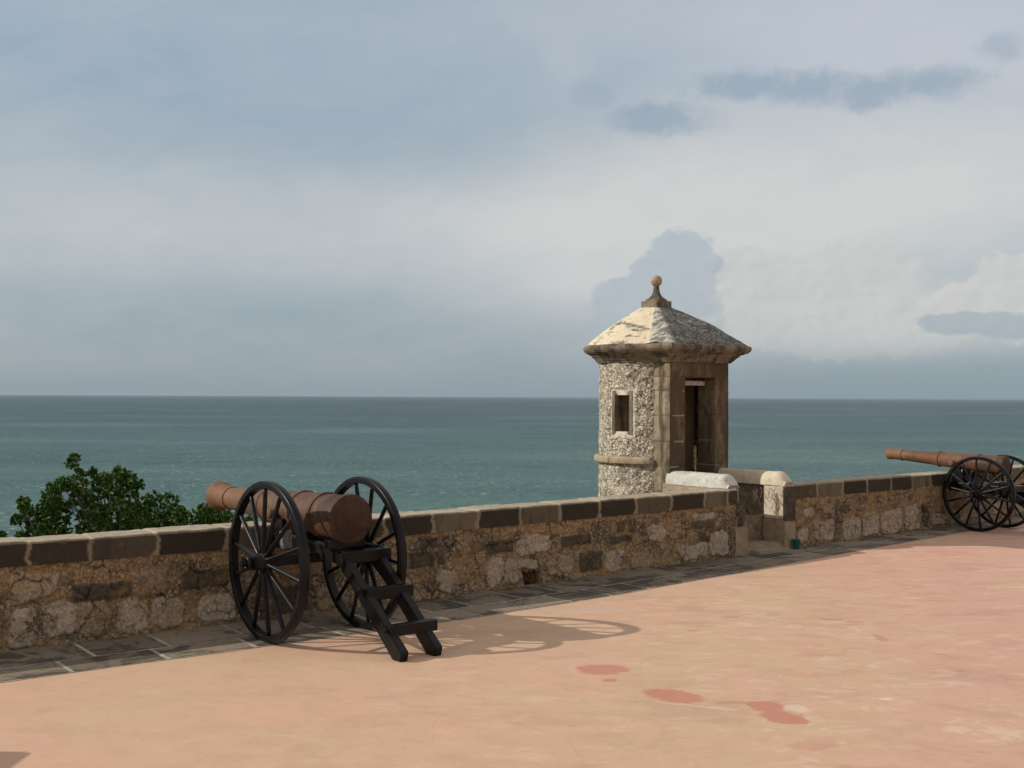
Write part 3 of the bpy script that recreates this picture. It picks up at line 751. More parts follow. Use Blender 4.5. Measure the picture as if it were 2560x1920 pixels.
def loft(name, levels, mat, parent, smooth=True, rough=0.0, cap_top=False, cap_bot=False, attr=None, apex=None):
    v = []; at = []
    for (off, z) in levels:
        for (a, b) in plan(off): 
            P = TW(a, b, z)
            if rough: P += Vector((mnoise.noise(P*6), mnoise.noise(P*6+Vector((9, 0, 0))), mnoise.noise(P*6+Vector((0, 9, 0)))))*rough
            v.append(P)
    n_ = len(plan(0)); f = []
    for i in range(len(levels)-1):
        for k in range(n_):
            k2 = (k+1) % n_; f.append((i*n_+k, i*n_+k2, (i+1)*n_+k2, (i+1)*n_+k))
    if cap_bot: f.append(tuple(range(n_))[::-1])
    if cap_top: f.append(tuple((len(levels)-1)*n_+k for k in range(n_)))
    o = mesh_obj(name, v, f, mat, parent, smooth); keep(o, parent); return o

# cylinder wall with window openings: fine grid, holes cut by dropping faces, reveals added
WIN = []
def cyl_wall():
    a0 = math.atan2(-ujoin, HB); a1 = math.atan2(-ujoin, -HB)+2*math.pi
    nu = 460; zs = np.arange(-3.0, -.2, .12).tolist()+np.arange(-.2, 2.53, .0135).tolist(); z = np.array(zs)
    A_ = np.linspace(a0, a1, nu)
    # windows as (angle centre, half width in metres, z0, z1)
    wins = [(WA, .125, 1.53, 2.03), (WB, .07, 1.15, 2.0)]
    Ag, Z = np.meshgrid(A_, z, indexing='ij')
    fx, fy = np.cos(Ag)*TR*7, np.sin(Ag)*TR*7
    plas = np.zeros_like(Z)
    for (wa, hw, z0_, z1_) in wins:
        arc = (Ag-wa)*TR
        q = np.maximum(np.abs(arc)-hw, np.maximum(z0_-Z, Z-z1_))
        plas = np.maximum(plas, sstep(q + (fbm(fx*2, Z*14, fy*2)-.5)*.03, .10, .055))
    low = sstep(1.1-Z, -.1, .25)
    dr = (fbm(fx*1.6, Z*13, fy*1.6)-.5)*.055 + (fbm(fx*5, Z*38, fy*5, 3)-.5)*.028
    dr = dr*(1-plas*.85)
    r = TR + dr - low*.0
    P = np.stack([r*np.cos(Ag), r*np.sin(Ag)], -1)
    # snap columns/rows near window borders
    keepm = np.ones((nu-1, len(z)-1), bool)
    arcc = (A_[:-1]+A_[1:])/2; zc = (z[:-1]+z[1:])/2
    for (wa, hw, z0_, z1_) in wins:
        mk = (np.abs(arcc-wa)*TR < hw)[:, None] & ((zc > z0_) & (zc < z1_))[None]
        keepm &= ~mk
    xy = np.array([wp(TC_S+P[i, :, 0], TA_N+TV+P[i, :, 1], z) for i in range(nu)])
    idx = lambda i, j: i*len(z)+j
    f = [(idx(i, j), idx(i+1, j), idx(i+1, j+1), idx(i, j+1)) for i in range(nu-1) for j in range(len(z)-1) if keepm[i, j]]
    o = mesh_obj('round_wall', xy.reshape(-1, 3), f, M['rub'], tower, True, dict(plaster=plas, low=low)); keep(o, tower)
    # inner skin, dark, with matching holes + reveals
    ri = TR-.26; bm = bmesh.new()
    ni = 180; Ai = np.linspace(a0-.12, a1+.12, ni); zi = np.linspace(0.0, 2.5, 100)
    vv = [[bm.verts.new(TW(ri*math.cos(a), ri*math.sin(a), q)) for q in zi] for a in Ai]
    for i in range(ni-1):
        for j in range(len(zi)-1):
            ac, zc_ = (Ai[i]+Ai[i+1])/2, (zi[j]+zi[j+1])/2
            if any(abs(ac-wa)*TR < hw and z0_ < zc_ < z1_ for wa, hw, z0_, z1_ in wins): continue
            bm.faces.new((vv[i+1][j], vv[i][j], vv[i][j+1], vv[i+1][j+1]))
    keep(bm_obj('inner_wall', bm, M['tan'], tower, True), tower)
    for (wa, hw, z0_, z1_) in wins:
        wroot = None; bm = bmesh.new(); da = hw/TR
        def q(a, r_, zz): return bm.verts.new(TW(r_*math.cos(a), r_*math.sin(a), zz))
        ro = TR+.006; rr = ri-.02
        c = [(wa-da, z0_), (wa+da, z0_), (wa+da, z1_), (wa-da, z1_)]
        O = [q(a, ro, zz) for a, zz in c]; I = [q(a, rr, zz) for a, zz in c]
        g_ = .045; cc = [(wa-da-g_/TR, z0_-g_), (wa+da+g_/TR, z0_-g_), (wa+da+g_/TR, z1_+g_*1.3), (wa-da-g_/TR, z1_+g_*1.3)]
        O2 = [q(a, ro+.004, zz) for a, zz in cc]; O3 = [q(a, TR-.04, zz) for a, zz in cc]
        for k in range(4):
            k2 = (k+1) % 4
            bm.faces.new((O[k], O[k2], I[k2], I[k])); bm.faces.new((O2[k], O2[k2], O[k2], O[k])); bm.faces.new((O3[k], O3[k2], O2[k2], O2[k]))
        keep(bm_obj('window_frame', bm, M['ashlar'], tower), tower)
# angle of the windows in local plan coords: landward-left one seen in the photo, one on the sea side
def local_angle(px):
    """where the camera ray through photo column px meets the round wall"""
    dx, dy = (px-1106)/2450.0, 1.0; L = math.hypot(dx, dy); dx /= L; dy /= L
    C_ = TW(0, 0, 0); b = dx*C_.x+dy*C_.y; c = C_.x**2+C_.y**2-TR**2; t = b-math.sqrt(b*b-c)
    P = Vector((dx*t, dy*t, 0))-Vector((C_.x, C_.y, 0)); a = math.atan2(P.dot(NR), P.dot(DR))
    return a + 2*math.pi if a < 0 else a
WA = local_angle(1343); WB = local_angle(1343)-math.pi*.52
while WB < 0: WB += 2*math.pi
cyl_wall()

# door block: ashlar front with opening, displaced lightly per course
D0, D1 = .308-HB, .940-HB; DZ0, DZ1 = .10, 2.275
ZTOP = 2.50
def ashlar_face(o_pt, ux, uw, z0_, z1_, courses, hole=None, out=None, name='ashlar', vj=()):
    """grid on a vertical plane from local point o_pt along local dir ux; out = outward normal (local)"""
    nu = max(3, int(uw/.014)); nz = int((z1_-z0_)/.014)
    uu = np.linspace(0, uw, nu+1); zz = np.linspace(z0_, z1_, nz+1)
    Ug, Z = np.meshgrid(uu, zz, indexing='ij')
    cs = np.array(courses)
    dz = np.abs(Z[..., None]-cs).min(-1); idx = np.searchsorted(cs, Z)
    mort = 1-sstep(dz, .004, .012)
    for j in vj: mort = np.maximum(mort, (1-sstep(np.abs(Ug-j), .004, .012))*(Z < 2.27))
    tn = np.array([random.random() for _ in range(60)]); side = (Ug > uw*.5).astype(int)
    tone = tn[idx*2+side]
    d_ = (fbm(Ug*8, Z*8, o_pt[0]*9)-.5)*.014 - mort*.008 + (tn[(idx*3+side) % 60]-.5)*.008
    X = o_pt[0]+ux[0]*Ug+out[0]*d_; Y = o_pt[1]+ux[1]*Ug+out[1]*d_
    P = wp(TC_S+X, TA_N+TV+Y, Z); f = []
    nz1 = nz+1
    for i in range(nu):
        for j in range(nz):
            if hole and hole[0] < (uu[i]+uu[i+1])/2 < hole[1] and hole[2] < (zz[j]+zz[j+1])/2 < hole[3]: continue
            f.append((i*nz1+j, (i+1)*nz1+j, (i+1)*nz1+j+1, i*nz1+j+1))
    return P.reshape(-1, 3), f, tone.ravel(), mort.ravel()
CR = [-2, -1.2, -.4, .05, .40, .73, 1.07, 1.41, 1.753, 2.089, 2.278]
acc = [[], [], [], [], []]
def add_face(r, stain_shade=0.0):
    b = len(acc[0]); acc[4].extend([stain_shade]*len(r[0])); acc[0].extend(r[0].tolist()); acc[1].extend([tuple(i+b for i in f) for f in r[1]]); acc[2].extend(r[2]); acc[3].extend(r[3])
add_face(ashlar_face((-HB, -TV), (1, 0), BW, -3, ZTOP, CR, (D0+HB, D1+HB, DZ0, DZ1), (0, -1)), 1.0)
add_face(ashlar_face((-HB, -ujoin+.03), (0, -1), TV-ujoin+.03, -3, ZTOP, CR, None, (-1, 0)))
add_face(ashlar_face((HB, -TV), (0, 1), TV-ujoin+.03, -3, ZTOP, CR, None, (1, 0)))
add_face(ashlar_face((D0, -TV), (0, 1), .30, DZ0, DZ1, CR, None, (1, 0)))
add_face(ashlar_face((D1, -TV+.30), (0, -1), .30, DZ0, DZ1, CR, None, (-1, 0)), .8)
o = mesh_obj('door_front', acc[0], acc[1], M['ashlar'], tower, True, dict(tone=acc[2], mort=acc[3], stain_shade=acc[4])); keep(o, tower)
def tblock(name, a0, a1, b0, b1, z0_, z1_, mat, bev=.008):
    bm = bmesh.new(); vs = [bm.verts.new(TW(a, b, z)) for z in (z0_, z1_) for a, b in ((a0, b0), (a1, b0), (a1, b1), (a0, b1))]
    for f in ((3, 2, 1, 0), (4, 5, 6, 7), (0, 1, 5, 4), (1, 2, 6, 5), (2, 3, 7, 6), (3, 0, 4, 7)): bm.faces.new([vs[i] for i in f])
    if bev: bmesh.ops.bevel(bm, geom=list(bm.edges), offset=bev, segments=2, affect='EDGES')
    o = bm_obj(name, bm, mat, tower); keep(o, tower); return o
tblock('lintel', D0-.003, D1+.003, -TV+.012, -TV+.30, DZ1-.004, DZ1+.12, M['cornice'])
tblock('door_board', D0+.0, D1-.02, -TV+.16, -TV+.20, DZ1-.11, DZ1-.045, M['joint'], .004)
tblock('floor_slab', -HB+.02, HB-.02, -TV+.01, .6, -.3, .10, M['step'])
0 and tblock('frieze', -HB-.012, HB+.012, -TV-.012, -ujoin, 2.385, 2.405, M['cornice'], .004)
# lower string moulding round the cylinder
bm = bmesh.new(); a0 = math.atan2(-ujoin, HB); a1 = math.atan2(-ujoin, -HB)+2*math.pi
prof = [(-.03, 1.075), (.045, 1.082), (.068, 1.098), (.074, 1.125), (.074, 1.160), (.055, 1.183), (-.03, 1.192)]
rows_ = []
for i in range(161):
    a = a0+.05+(a1-a0-.1)*i/160; w_ = mnoise.noise(Vector((a*5, 0, 3)))*.012
    nick = .02 if mnoise.noise(Vector((a*14, 7, 3))) > .35 else 0
    rows_.append([bm.verts.new(TW((TR+p+w_*(p > 0)-nick*(p > .05))*math.cos(a), (TR+p+w_*(p > 0)-nick*(p > .05))*math.sin(a), q+w_*.5)) for p, q in prof])
for A_, B_ in zip(rows_, rows_[1:]):
    for j in range(len(prof)-1): bm.faces.new((A_[j], B_[j], B_[j+1], A_[j+1]))
bm.faces.new(rows_[0]); bm.faces.new(rows_[-1][::-1])
keep(bm_obj('string_moulding', bm, M['tan'], tower, False), tower)
# cornice
loft('cornice', [(-.02, 2.475), (.03, 2.478), (.038, 2.50), (.05, 2.503), (.062, 2.52), (.085, 2.545), (.115, 2.565), (.12, 2.585), (.15, 2.592), (.165, 2.603),
                 (.20, 2.62), (.225, 2.65), (.232, 2.68), (.225, 2.705), (.20, 2.72), (.10, 2.722)], M['cornice'], tower, smooth=False, rough=.006)
# roof: outline blends from plan to a small square at the finial
def roof():
    o0 = plan(.195); nlev = 34; v = []; fr = []
    FC = (0, 0.0)                                       # finial centre in local coords
    for i in range(nlev+1):
        t = i/nlev; z = 2.718 + (3.27-2.718)*(t**.95) + .035*math.sin(math.pi*t)
        for (a, b) in o0:
            # target small ring
            L = max(abs(a), abs(b)); ta, tb = a/L*.16, b/L*.16
            k = t
            x_ = a*(1-k)+ta*k+FC[0]*k; y_ = b*(1-k)+tb*k+FC[1]*k
            P = TW(x_, y_, z); P.z += mnoise.noise(P*4)*.022*(1-t*.5)+mnoise.noise(P*13)*.008; v.append(P)
            ang = math.atan2(b, a)
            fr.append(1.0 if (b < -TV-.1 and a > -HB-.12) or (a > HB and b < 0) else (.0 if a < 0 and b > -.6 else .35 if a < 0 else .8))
    n_ = len(o0); f = [(i*n_+k, i*n_+(k+1) % n_, (i+1)*n_+(k+1) % n_, (i+1)*n_+k) for i in range(nlev) for k in range(n_)]
    f.append(tuple(nlev*n_+k for k in range(n_)))
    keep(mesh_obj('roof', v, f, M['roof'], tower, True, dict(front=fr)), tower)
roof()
fin = tblock('finial', -.155, .155, -.155, .155, 3.24, 3.365, M['cornice'], .006)
bm = bmesh.new(); rings = []
for h_, z in ((.135, 3.36), (.130, 3.385), (.105, 3.40), (.078, 3.425), (.058, 3.455), (.045, 3.49), (.037, 3.53), (.034, 3.57), (.034, 3.59)):
    c_ = h_*.62
    rings.append([bm.verts.new(TW(a, b, z)) for a, b in ((-h_, -c_), (-c_, -h_), (c_, -h_), (h_, -c_), (h_, c_), (c_, h_), (-c_, h_), (-h_, c_))])
for A_, B_ in zip(rings, rings[1:]):
    for k in range(8): bm.faces.new((A_[k], A_[(k+1) % 8], B_[(k+1) % 8], B_[k]))
bm.faces.new(rings[-1])
o = bm_obj('finial_spire', bm, M['cornice'], fin)
bm = bmesh.new(); bmesh.ops.create_uvsphere(bm, u_segments=32, v_segments=20, radius=.082, matrix=Matrix.Translation(TW(0, 0, 3.655)))
o = bm_obj('finial_ball', bm, M['tan'], fin, True)

# ================================================================== CANNONS
def rim(bm, c, r0, r1, w, n=96):
    """ring in the local YZ plane (axle along X)"""
    pr_ = [(-w/2, r0+.006), (-w/2+.006, r0), (w/2-.006, r0), (w/2, r0+.006), (w/2, r1-.006), (w/2-.006, r1), (-w/2+.006, r1), (-w/2, r1-.006)]
    rg = []
    for k in range(n):
        a = 2*math.pi*k/n; rg.append([bm.verts.new((c[0]+x_, c[1]+r*math.cos(a), c[2]+r*math.sin(a))) for x_, r in pr_])
    for k in range(n):
        A_, B_ = rg[k], rg[(k+1) % n]
        for j in range(8): bm.faces.new((A_[j], B_[j], B_[(j+1) % 8], A_[(j+1) % 8]))
def make_wheel(parent, x, r, side, w, th, hub, mat, phase):
    wo = bpy.data.objects.new('wheel', None); link(wo, parent); wo.location = (x, 0, r)
    bm = bmesh.new(); rim(bm, (0, 0, 0), r-th, r-.012, w); bm_obj('felloe', bm, mat, wo, False)
    bm = bmesh.new(); rim(bm, (0, 0, 0), r-.014, r, w-.012); bm_obj('tyre', bm, mat, wo, True)
    bm = bmesh.new(); hx = -side*.0
    lathe(bm, [(-.10, .055), (-.095, .062), (-.03, .07), (-.028, .092), (.03, .092), (.032, .072), (.09, .062), (hub-.03, .050), (hub-.028, .058), (hub, .056), (hub, .034), (hub-.015, .030)],
          (side*.02, 0, 0), (side, 0, 0), 28); bm_obj('hub', bm, mat, wo, True)
    bm = bmesh.new(); lathe(bm, [(hub-.02, .028), (hub+.045, .028), (hub+.045, .0)], (side*.02, 0, 0), (side, 0, 0), 16); beam(bm, (side*(hub+.045), -.0, -.06), (side*(hub+.045), 0, .06), .014, .014, Vector((1, 0, 0)), .002)
    bm_obj('linchpin', bm, mat, wo)
    for k in range(14):
        a = 2*math.pi*(k+phase)/14; d = Vector((0, math.cos(a), math.sin(a)))
        bm = bmesh.new(); t = Vector((0, -math.sin(a), math.cos(a)))
        prof = [(.07, .021, .023), (.11, .0205, .024), (r*.45, .0165, .020), (r-th-.04, .0165, .019), (r-th+.01, .014, .016)]
        rg = []
        for q, hw, hd in prof:
            off = side*.035*(1-(q-.07)/(r-th-.07))        # slight dish
            rg.append([bm.verts.new(d*q + t*hw*math.cos(b) + Vector((1, 0, 0))*(hd*math.sin(b)+off)) for b in [2*math.pi*i/10 for i in range(10)]])
        for A_, B_ in zip(rg, rg[1:]):
            for i in range(10): bm.faces.new((A_[i], A_[(i+1) % 10], B_[(i+1) % 10], B_[i]))
        bm.faces.new(rg[0]); bm.faces.new(rg[-1]); bm_obj('spoke', bm, mat, wo, True)
    return wo
def cannon(name, c1, c2, r, off, boff, breech, muzzle, prof, rustm, label, trail, th=.058, w=.074, hub=.17, carr_front=-1.2, blockup=True):
    """local frame: X along axle, Y = towards the sea, Z up. breech/muzzle = (y, z)"""
    c1, c2 = Vector((*c1, 0)), Vector((*c2, 0)); mid = (c1+c2)/2; ang = math.atan2((c2-c1).y, (c2-c1).x); hw = (c2-c1).length/2
    root = empty(name, mid, ang); meta(root, label, 'cannon', 'old cannons on wheeled carriages')
    make_wheel(root, -hw, r, -1, w, th, hub, M['black'], .35); make_wheel(root, hw, r, 1, w, th, hub, M['black'], .1)
    bm = bmesh.new(); beam(bm, (-hw+.06, 0, r), (hw-.06, 0, r), .085, .085, bev=.01); bm_obj('axle', bm, M['black2'], root)
    # barrel
    P0 = Vector((boff, breech[0], breech[1])); P1 = Vector((boff, muzzle[0], muzzle[1])); L = (P1-P0).length
    bm = bmesh.new(); lathe(bm, [(t*L, q) for t, q in prof], P0, P1-P0, 64); bo = bm_obj('barrel', bm, rustm, root, True)
    bo.data.transform(Matrix.Identity(4)); me = bo.data
    bo.modifiers.new('edge', 'EDGE_SPLIT').split_angle = R(38)
    dirv = (P1-P0).normalized()
    # bore (dark inset disc with lip)
    rm = prof[-1][1]
    # trunnions
    tp = P0+dirv*(L*.40); 
    for s_ in (-1, 1):
        bm = bmesh.new(); rb = np.interp(.40, [q[0] for q in prof], [q[1] for q in prof])
        lathe(bm, [(rb*.8, .042), (rb+.075, .042), (rb+.08, .036), (rb+.08, 0)], tp-Vector((0, 0, .03)), (s_, 0, 0), 20); bm_obj('trunnion', bm, rustm, root, True)
    bz = lambda y: P0.z+(P1.z-P0.z)*(y-P0.y)/(P1.y-P0.y)
    # cheeks: two long horizontal timbers carrying the barrel, with uprights at the trunnions
    cz = r+.045
    tr = trail
    for s_ in (-1, 1):
        bm = bmesh.new(); beam(bm, (off+s_*tr['half'], tr['y0']+.02, cz+.0), (off+s_*tr['half'], -carr_front, cz+.03), .075, .13, bev=.008); bm_obj('cheek', bm, M['black2'], root)
        bm = bmesh.new(); beam(bm, (boff+s_*(.15), tp.y-.10, cz+.05), (boff+s_*(.15), tp.y-.08, tp.z-.07), .05, .12, up=Vector((0, 1, 0)), bev=.006); bm_obj('trunnion_bracket', bm, M['black2'], root)
    bm = bmesh.new(); beam(bm, (off-tr['half']-.09, -carr_front-.10, cz+.04), (off+tr['half']+.09, -carr_front-.10, cz+.04), .09, .07, bev=.008); bm_obj('front_transom', bm, M['black2'], root)
    bm = bmesh.new(); beam(bm, (boff-.16, breech[0]+.10, cz+.09), (boff+.16, breech[0]+.10, cz+.09), .12, .07, bev=.006); bm_obj('breech_rest', bm, M['black2'], root)
    # trail: two sloping beams with cross bars
    for s_ in (-1, 1):
        bm = bmesh.new()
        pts = [(tr['y0']+.10, cz+.0), (tr['y0']-.02, cz-.03), (tr['y0']-.40, tr['z1']), (tr['y1'], .045)]
        x_ = off+s_*tr['half']; x2 = off+s_*tr['half']*.95
        sec = []
        for i, (yy, zz) in enumerate(pts):
            a = pts[max(i-1, 0)]; b = pts[min(i+1, len(pts)-1)]; d = Vector((0, b[0]-a[0], b[1]-a[1])).normalized(); u = Vector((0, -d.z, d.y))
            if i == len(pts)-1:
                cx = x2; hh = .058
                ring_ = [Vector((cx-.036, yy+.07, 0.0)), Vector((cx+.036, yy+.07, 0.0)), Vector((cx+.036, yy-.045, .075)), Vector((cx-.036, yy-.045, .075))]
                sec.append(ring_)
                sec.append([Vector((cx-.034, yy-.035, 0.0)), Vector((cx+.034, yy-.035, 0.0)), Vector((cx+.034, yy-.052, .066)), Vector((cx-.034, yy-.052, .066))])
            else:
                cx = x_+(x2-x_)*i/3; hh = .053
                ring_ = [Vector((cx-.036, yy, zz))+u*hh*q for q in (1, )] 
                a1_ = Vector((cx, yy, zz))
                sec.append([a1_+Vector((-.036, 0, 0))+u*hh, a1_+Vector((.036, 0, 0))+u*hh, a1_+Vector((.036, 0, 0))-u*hh, a1_+Vector((-.036, 0, 0))-u*hh])
        vv = [[bm.verts.new(p) for p in q] for q in sec]
        for A_, B_ in zip(vv, vv[1:]):
            for k in range(4): bm.faces.new((A_[k], A_[(k+1) % 4], B_[(k+1) % 4], B_[k]))
        bm.faces.new(vv[0][::-1]); bm.faces.new(vv[-1])
        bmesh.ops.bevel(bm, geom=list(bm.edges), offset=.005, segments=2, affect='EDGES')
        for (yy, zz, hh, ww) in tr['bars'][1:]:
            bmesh.ops.create_cone(bm, cap_ends=True, segments=8, radius1=.016, radius2=.012, depth=.03, matrix=Matrix.Translation((x_-.044 if s_ < 0 else x_+.044, yy, zz)) @ Matrix.Rotation(math.pi/2, 4, 'Y'))
        bm_obj('trail_beam', bm, M['black2'], root)
    for (yy, zz, hh, ww) in tr['bars']:
        bm = bmesh.new(); beam(bm, (off-tr['half']-.02, yy, zz), (off+tr['half']+.085, yy, zz), ww, hh, bev=.007); bm_obj('cross_bar', bm, M['black2'], root)
    if blockup:
        bm = bmesh.new(); beam(bm, (boff-.30, .16, cz+.02), (boff-.30, .18, cz+.17), .09, .05, up=Vector((0, 1, 0)), bev=.004); bm_obj('wooden_chock', bm, M['greywood'], root)
    return root
M['greywood'] = mat_simple('grey_wood', (.13, .12, .11), (.22, .21, .19), 30)
# big cannon: breech t=0 -> muzzle t=1, radii
p1 = [(-.010, 0), (-.010, .06), (-.006, .11), (-.002, .15), (0, .152), (0, .194), (.003, .204), (.026, .206), (.030, .203), (.031, .187), (.10, .185), (.148, .182), (.149, .193), (.153, .197), (.162, .197), (.166, .193), (.167, .179),
      (.30, .170), (.301, .181), (.305, .184), (.313, .184), (.317, .180), (.318, .163), (.45, .150), (.56, .140), (.562, .147), (.572, .148), (.578, .138), (.75, .117), (.870, .103), (.872, .112), (.880, .114), (.886, .105),
      (.93, .116), (.955, .132), (.972, .142), (.988, .144), (.996, .138), (1.0, .125), (1.0, .07), (.93, .062), (.93, 0)]
cannon('cannon', (-1.978, 9.214), (-1.284, 9.782), .652, .20, .11, (-.377, .989), (2.13, 1.005), p1, M['rust'],
       'large rusty cannon with flared muzzle on black wheels in front of the parapet at left',
       dict(half=.165, y0=-.36, y1=-1.22, z1=.385, bars=[(-.40, .69, .10, .12), (-.745, .435, .095, .085), (-1.08, .205, .085, .085)]))
p2 = [(-.02, 0), (-.02, .05), (-.012, .09), (-.004, .13), (0, .145), (.012, .152), (.03, .152), (.034, .144), (.11, .139), (.20, .134), (.202, .142), (.212, .143), (.218, .134), (.35, .125), (.44, .119), (.532, .113),
      (.534, .124), (.541, .129), (.549, .124), (.552, .108), (.70, .095), (.845, .083), (.861, .081), (.863, .091), (.869, .095), (.876, .091), (.879, .080), (.95, .083), (.985, .090), (.996, .089), (1.0, .083), (1.0, .050), (.93, .045), (.93, 0)]
_C1 = Vector((7.045, 17.19, 0))-NR*.05-DR*.05; _C2 = _C1+DR*.83
cannon('cannon', (_C1.x, _C1.y), (_C2.x, _C2.y), .566, .05, .04, (-.21, .982), (1.77, 1.088), p2, M['rust2'],
       'smaller orange-rusty cannon with straight ringed muzzle pointing over the parapet at right',
       dict(half=.15, y0=-.30, y1=-1.15, z1=.35, bars=[(-.36, .64, .09, .10), (-.70, .43, .085, .08), (-1.0, .22, .08, .08)]), th=.05, w=.062, hub=.15, carr_front=-.85, blockup=False)

# ================================================================== TREES
def mat_leaf(name, c1, c2, c3):
    m, g = material(name); r = g.rnd(); p = g.pos(); n_ = g.noise(p, 2.5, 3)
    col = g.mix(c1, c2, r); col = g.mix(col, c3, (r*7.13)._m('FRACT').step(.86, .95)*.8); col = g.mix(col, g.scale(col, 1.5), n_.step(.5, .7)*.5)
    g.principled(col, .5, spec=.22, **{'Transmission Weight': 0.0, 'Subsurface Weight': 0.0}); return m
M['leaf'] = mat_leaf('dark_green_leaves', (.028, .075, .010), (.070, .140, .018), (.24, .30, .05))
LEAFV = [(0, 0, 0), (.25, .30, .06), (.32, .72, .07), (0, 1.0, -.02), (-.32, .72, .07), (-.25, .30, .06), (0, .5, -.03)]
LEAFF = [(0, 1, 6), (1, 2, 6), (2, 3, 6), (3, 4, 6), (4, 5, 6), (5, 0, 6)]
_lv = np.array(LEAFV)
def pxw(px, py, Y):
    """photo direction at a given depth -> world (used to lay out the crown of a tree standing at that depth)"""
    return Vector(((px-1106)/2450*Y, Y, CAM_H-(py-851.5-.005*px)/2450*Y))
def tree(label, lobes, Y, trunk_xy, r_seed, spread=1.0, dens_=1.0):
    r = random.Random(r_seed); root = empty('tree', (trunk_xy[0], trunk_xy[1], -8.5)); meta(root, label, 'tree', 'trees below the parapet')
    V_, F_ = [], []; bmk = bmesh.new()
    hub_ = Vector((trunk_xy[0], trunk_xy[1], -3.2))
    L3 = []
    for (px, py, pr_) in lobes:
        R_ = pr_/2450*Y*1.0
        L3.append((pxw(px, py, Y)+Vector((0, r.uniform(-.5, .5)*spread, 0)), R_, True))
    for q in range(26):                           # body of the crown further down, behind the parapet
        b = r.choice(L3[:len(lobes)]); L3.append((Vector((b[0].x*.9+trunk_xy[0]*.1+r.uniform(-.5, .5), Y+r.uniform(-1.2, 1.4), -1.0-r.uniform(0, 1.6))), r.uniform(.3, .5), False))
    def tube(a, b, ra, rb):
        d = (b-a); 
        if d.length < 1e-3: return
        d.normalize(); s = d.cross(Vector((.3, .9, .2))).normalized(); u = s.cross(d); k = 6
        A_ = [bmk.verts.new(a+(s*math.cos(2*math.pi*i/k)+u*math.sin(2*math.pi*i/k))*ra) for i in range(k)]
        B_ = [bmk.verts.new(b+(s*math.cos(2*math.pi*i/k)+u*math.sin(2*math.pi*i/k))*rb) for i in range(k)]
        for i in range(k): bmk.faces.new((A_[i], A_[(i+1) % k], B_[(i+1) % k], B_[i]))
    tri = (0,)
    limbs = [hub_+Vector((r.uniform(-.8, .8), r.uniform(-.6, .6), r.uniform(.8, 1.4))) for _ in range(6)]
    for l in limbs: tube(hub_, l, .11, .06)
    for (c, R_, top) in L3:
        l = min(limbs, key=lambda q: (q-c).length); m_ = (l+c)/2+Vector((r.uniform(-.1, .1), r.uniform(-.1, .1), -.12))
        tube(l, m_, .04, .02); tube(m_, c, .02, .007)
        nt = int((26 + 950*R_*R_)*dens_) if top else int(150*R_*R_)
        for _ in range(nt):
            while True:
                q = Vector((r.uniform(-1, 1), r.uniform(-1, 1), r.uniform(-1, 1)))
                if .12 < q.length < 1: break
            q = q*(q.length**-.35)
            if mnoise.noise(c*3+q*2.2) < -.30: continue
            tp = c+Vector((q.x*R_, q.y*R_*1.25, q.z*R_)); od = (q.normalized()+Vector((0, 0, .5))+Vector((r.uniform(-.5, .5), r.uniform(-.5, .5), r.uniform(-.3, .5)))).normalized()
            if r.random() < .16: tube(c+(tp-c)*.2, tp, .006, .003)
            k = r.randint(6, 10); ph = r.uniform(0, 6.28); s = od.cross(Vector((.1, .2, 1.))).normalized(); u = s.cross(od)
            for j in range(k):
                a = ph+2.4*j; tilt = r.uniform(.25, 1.25); d = (od*math.cos(tilt)+(s*math.cos(a)+u*math.sin(a))*math.sin(tilt)).normalized()
                ln = r.uniform(.045, .085)*(1.0 if top else 2.2); sd = d.cross(od+Vector((r.uniform(-.6, .6), r.uniform(-.6, .6), .1))).normalized(); nn3 = sd.cross(d)
                b = len(V_); base = tp+od*r.uniform(-.03, .03)
                Mx = np.array([list(sd*ln*.85), list(d*ln), list(nn3*ln)]); V_.extend((_lv@Mx+np.array(base)).tolist())
                F_.extend([tuple(i+b for i in f) for f in LEAFF])
    o = mesh_obj('crown', V_, F_, M['leaf'], root); keep(o, root)
    tube(Vector((trunk_xy[0], trunk_xy[1], -9)), hub_, .22, .14)
    o = bm_obj('trunk', bmk, M['bark'], root, True); keep(o, root)
z6 = lambda L: [((x/6.506)*.864, (1120+y/6.506)*.864, q/6.506*.864) for x, y, q in L]
z5 = lambda L: [((x/2.654)*.864, (1100+y/2.654)*.864, q/2.654*.864) for x, y, q in L]
main = z6([(1270, 240, 85), (1215, 170, 40), (1350, 430, 70), (1480, 410, 55), (1620, 520, 80), (1180, 560, 100), (1340, 560, 100), (880, 640, 80), (1000, 620, 80), (950, 760, 130), (1200, 700, 130), (1330, 800, 140), (1550, 640, 120),
           (1600, 780, 120), (1930, 430, 100), (1880, 520, 120), (2080, 540, 110), (2150, 640, 90), (1850, 640, 150), (2050, 720, 150), (1900, 880, 200), (2100, 950, 150), (730, 860, 85), (840, 960, 150), (470, 870, 70), (580, 910, 50), (330, 1080, 90), (300, 1180, 70),
           (470, 1130, 130), (600, 1040, 110), (540, 1310, 130), (700, 1150, 160), (950, 1050, 190), (1150, 1000, 170), (1000, 1280, 180), (1300, 1120, 150), (1560, 1250, 150), (1720, 1040, 140), (1650, 1180, 160), (1900, 1150, 220),
           (2150, 1200, 200), (1380, 1320, 80), (2000, 1300, 150), (860, 1320, 120), (560, 1420, 130), (1000, 1450, 180), (1500, 1450, 180), (2000, 1450, 200)])
tree('tallest bushy green tree with a leafy spire rising above the parapet at left', main, 22.0, (-8.4, 22.6), 3)
second = z5([(960, 425, 45), (1020, 395, 45), (1090, 430, 60), (950, 510, 80), (1050, 520, 90), (1150, 520, 65), (1225, 480, 45), (1280, 525, 60), (900, 480, 55), (1330, 560, 50), (1210, 560, 70), (1100, 580, 80)])
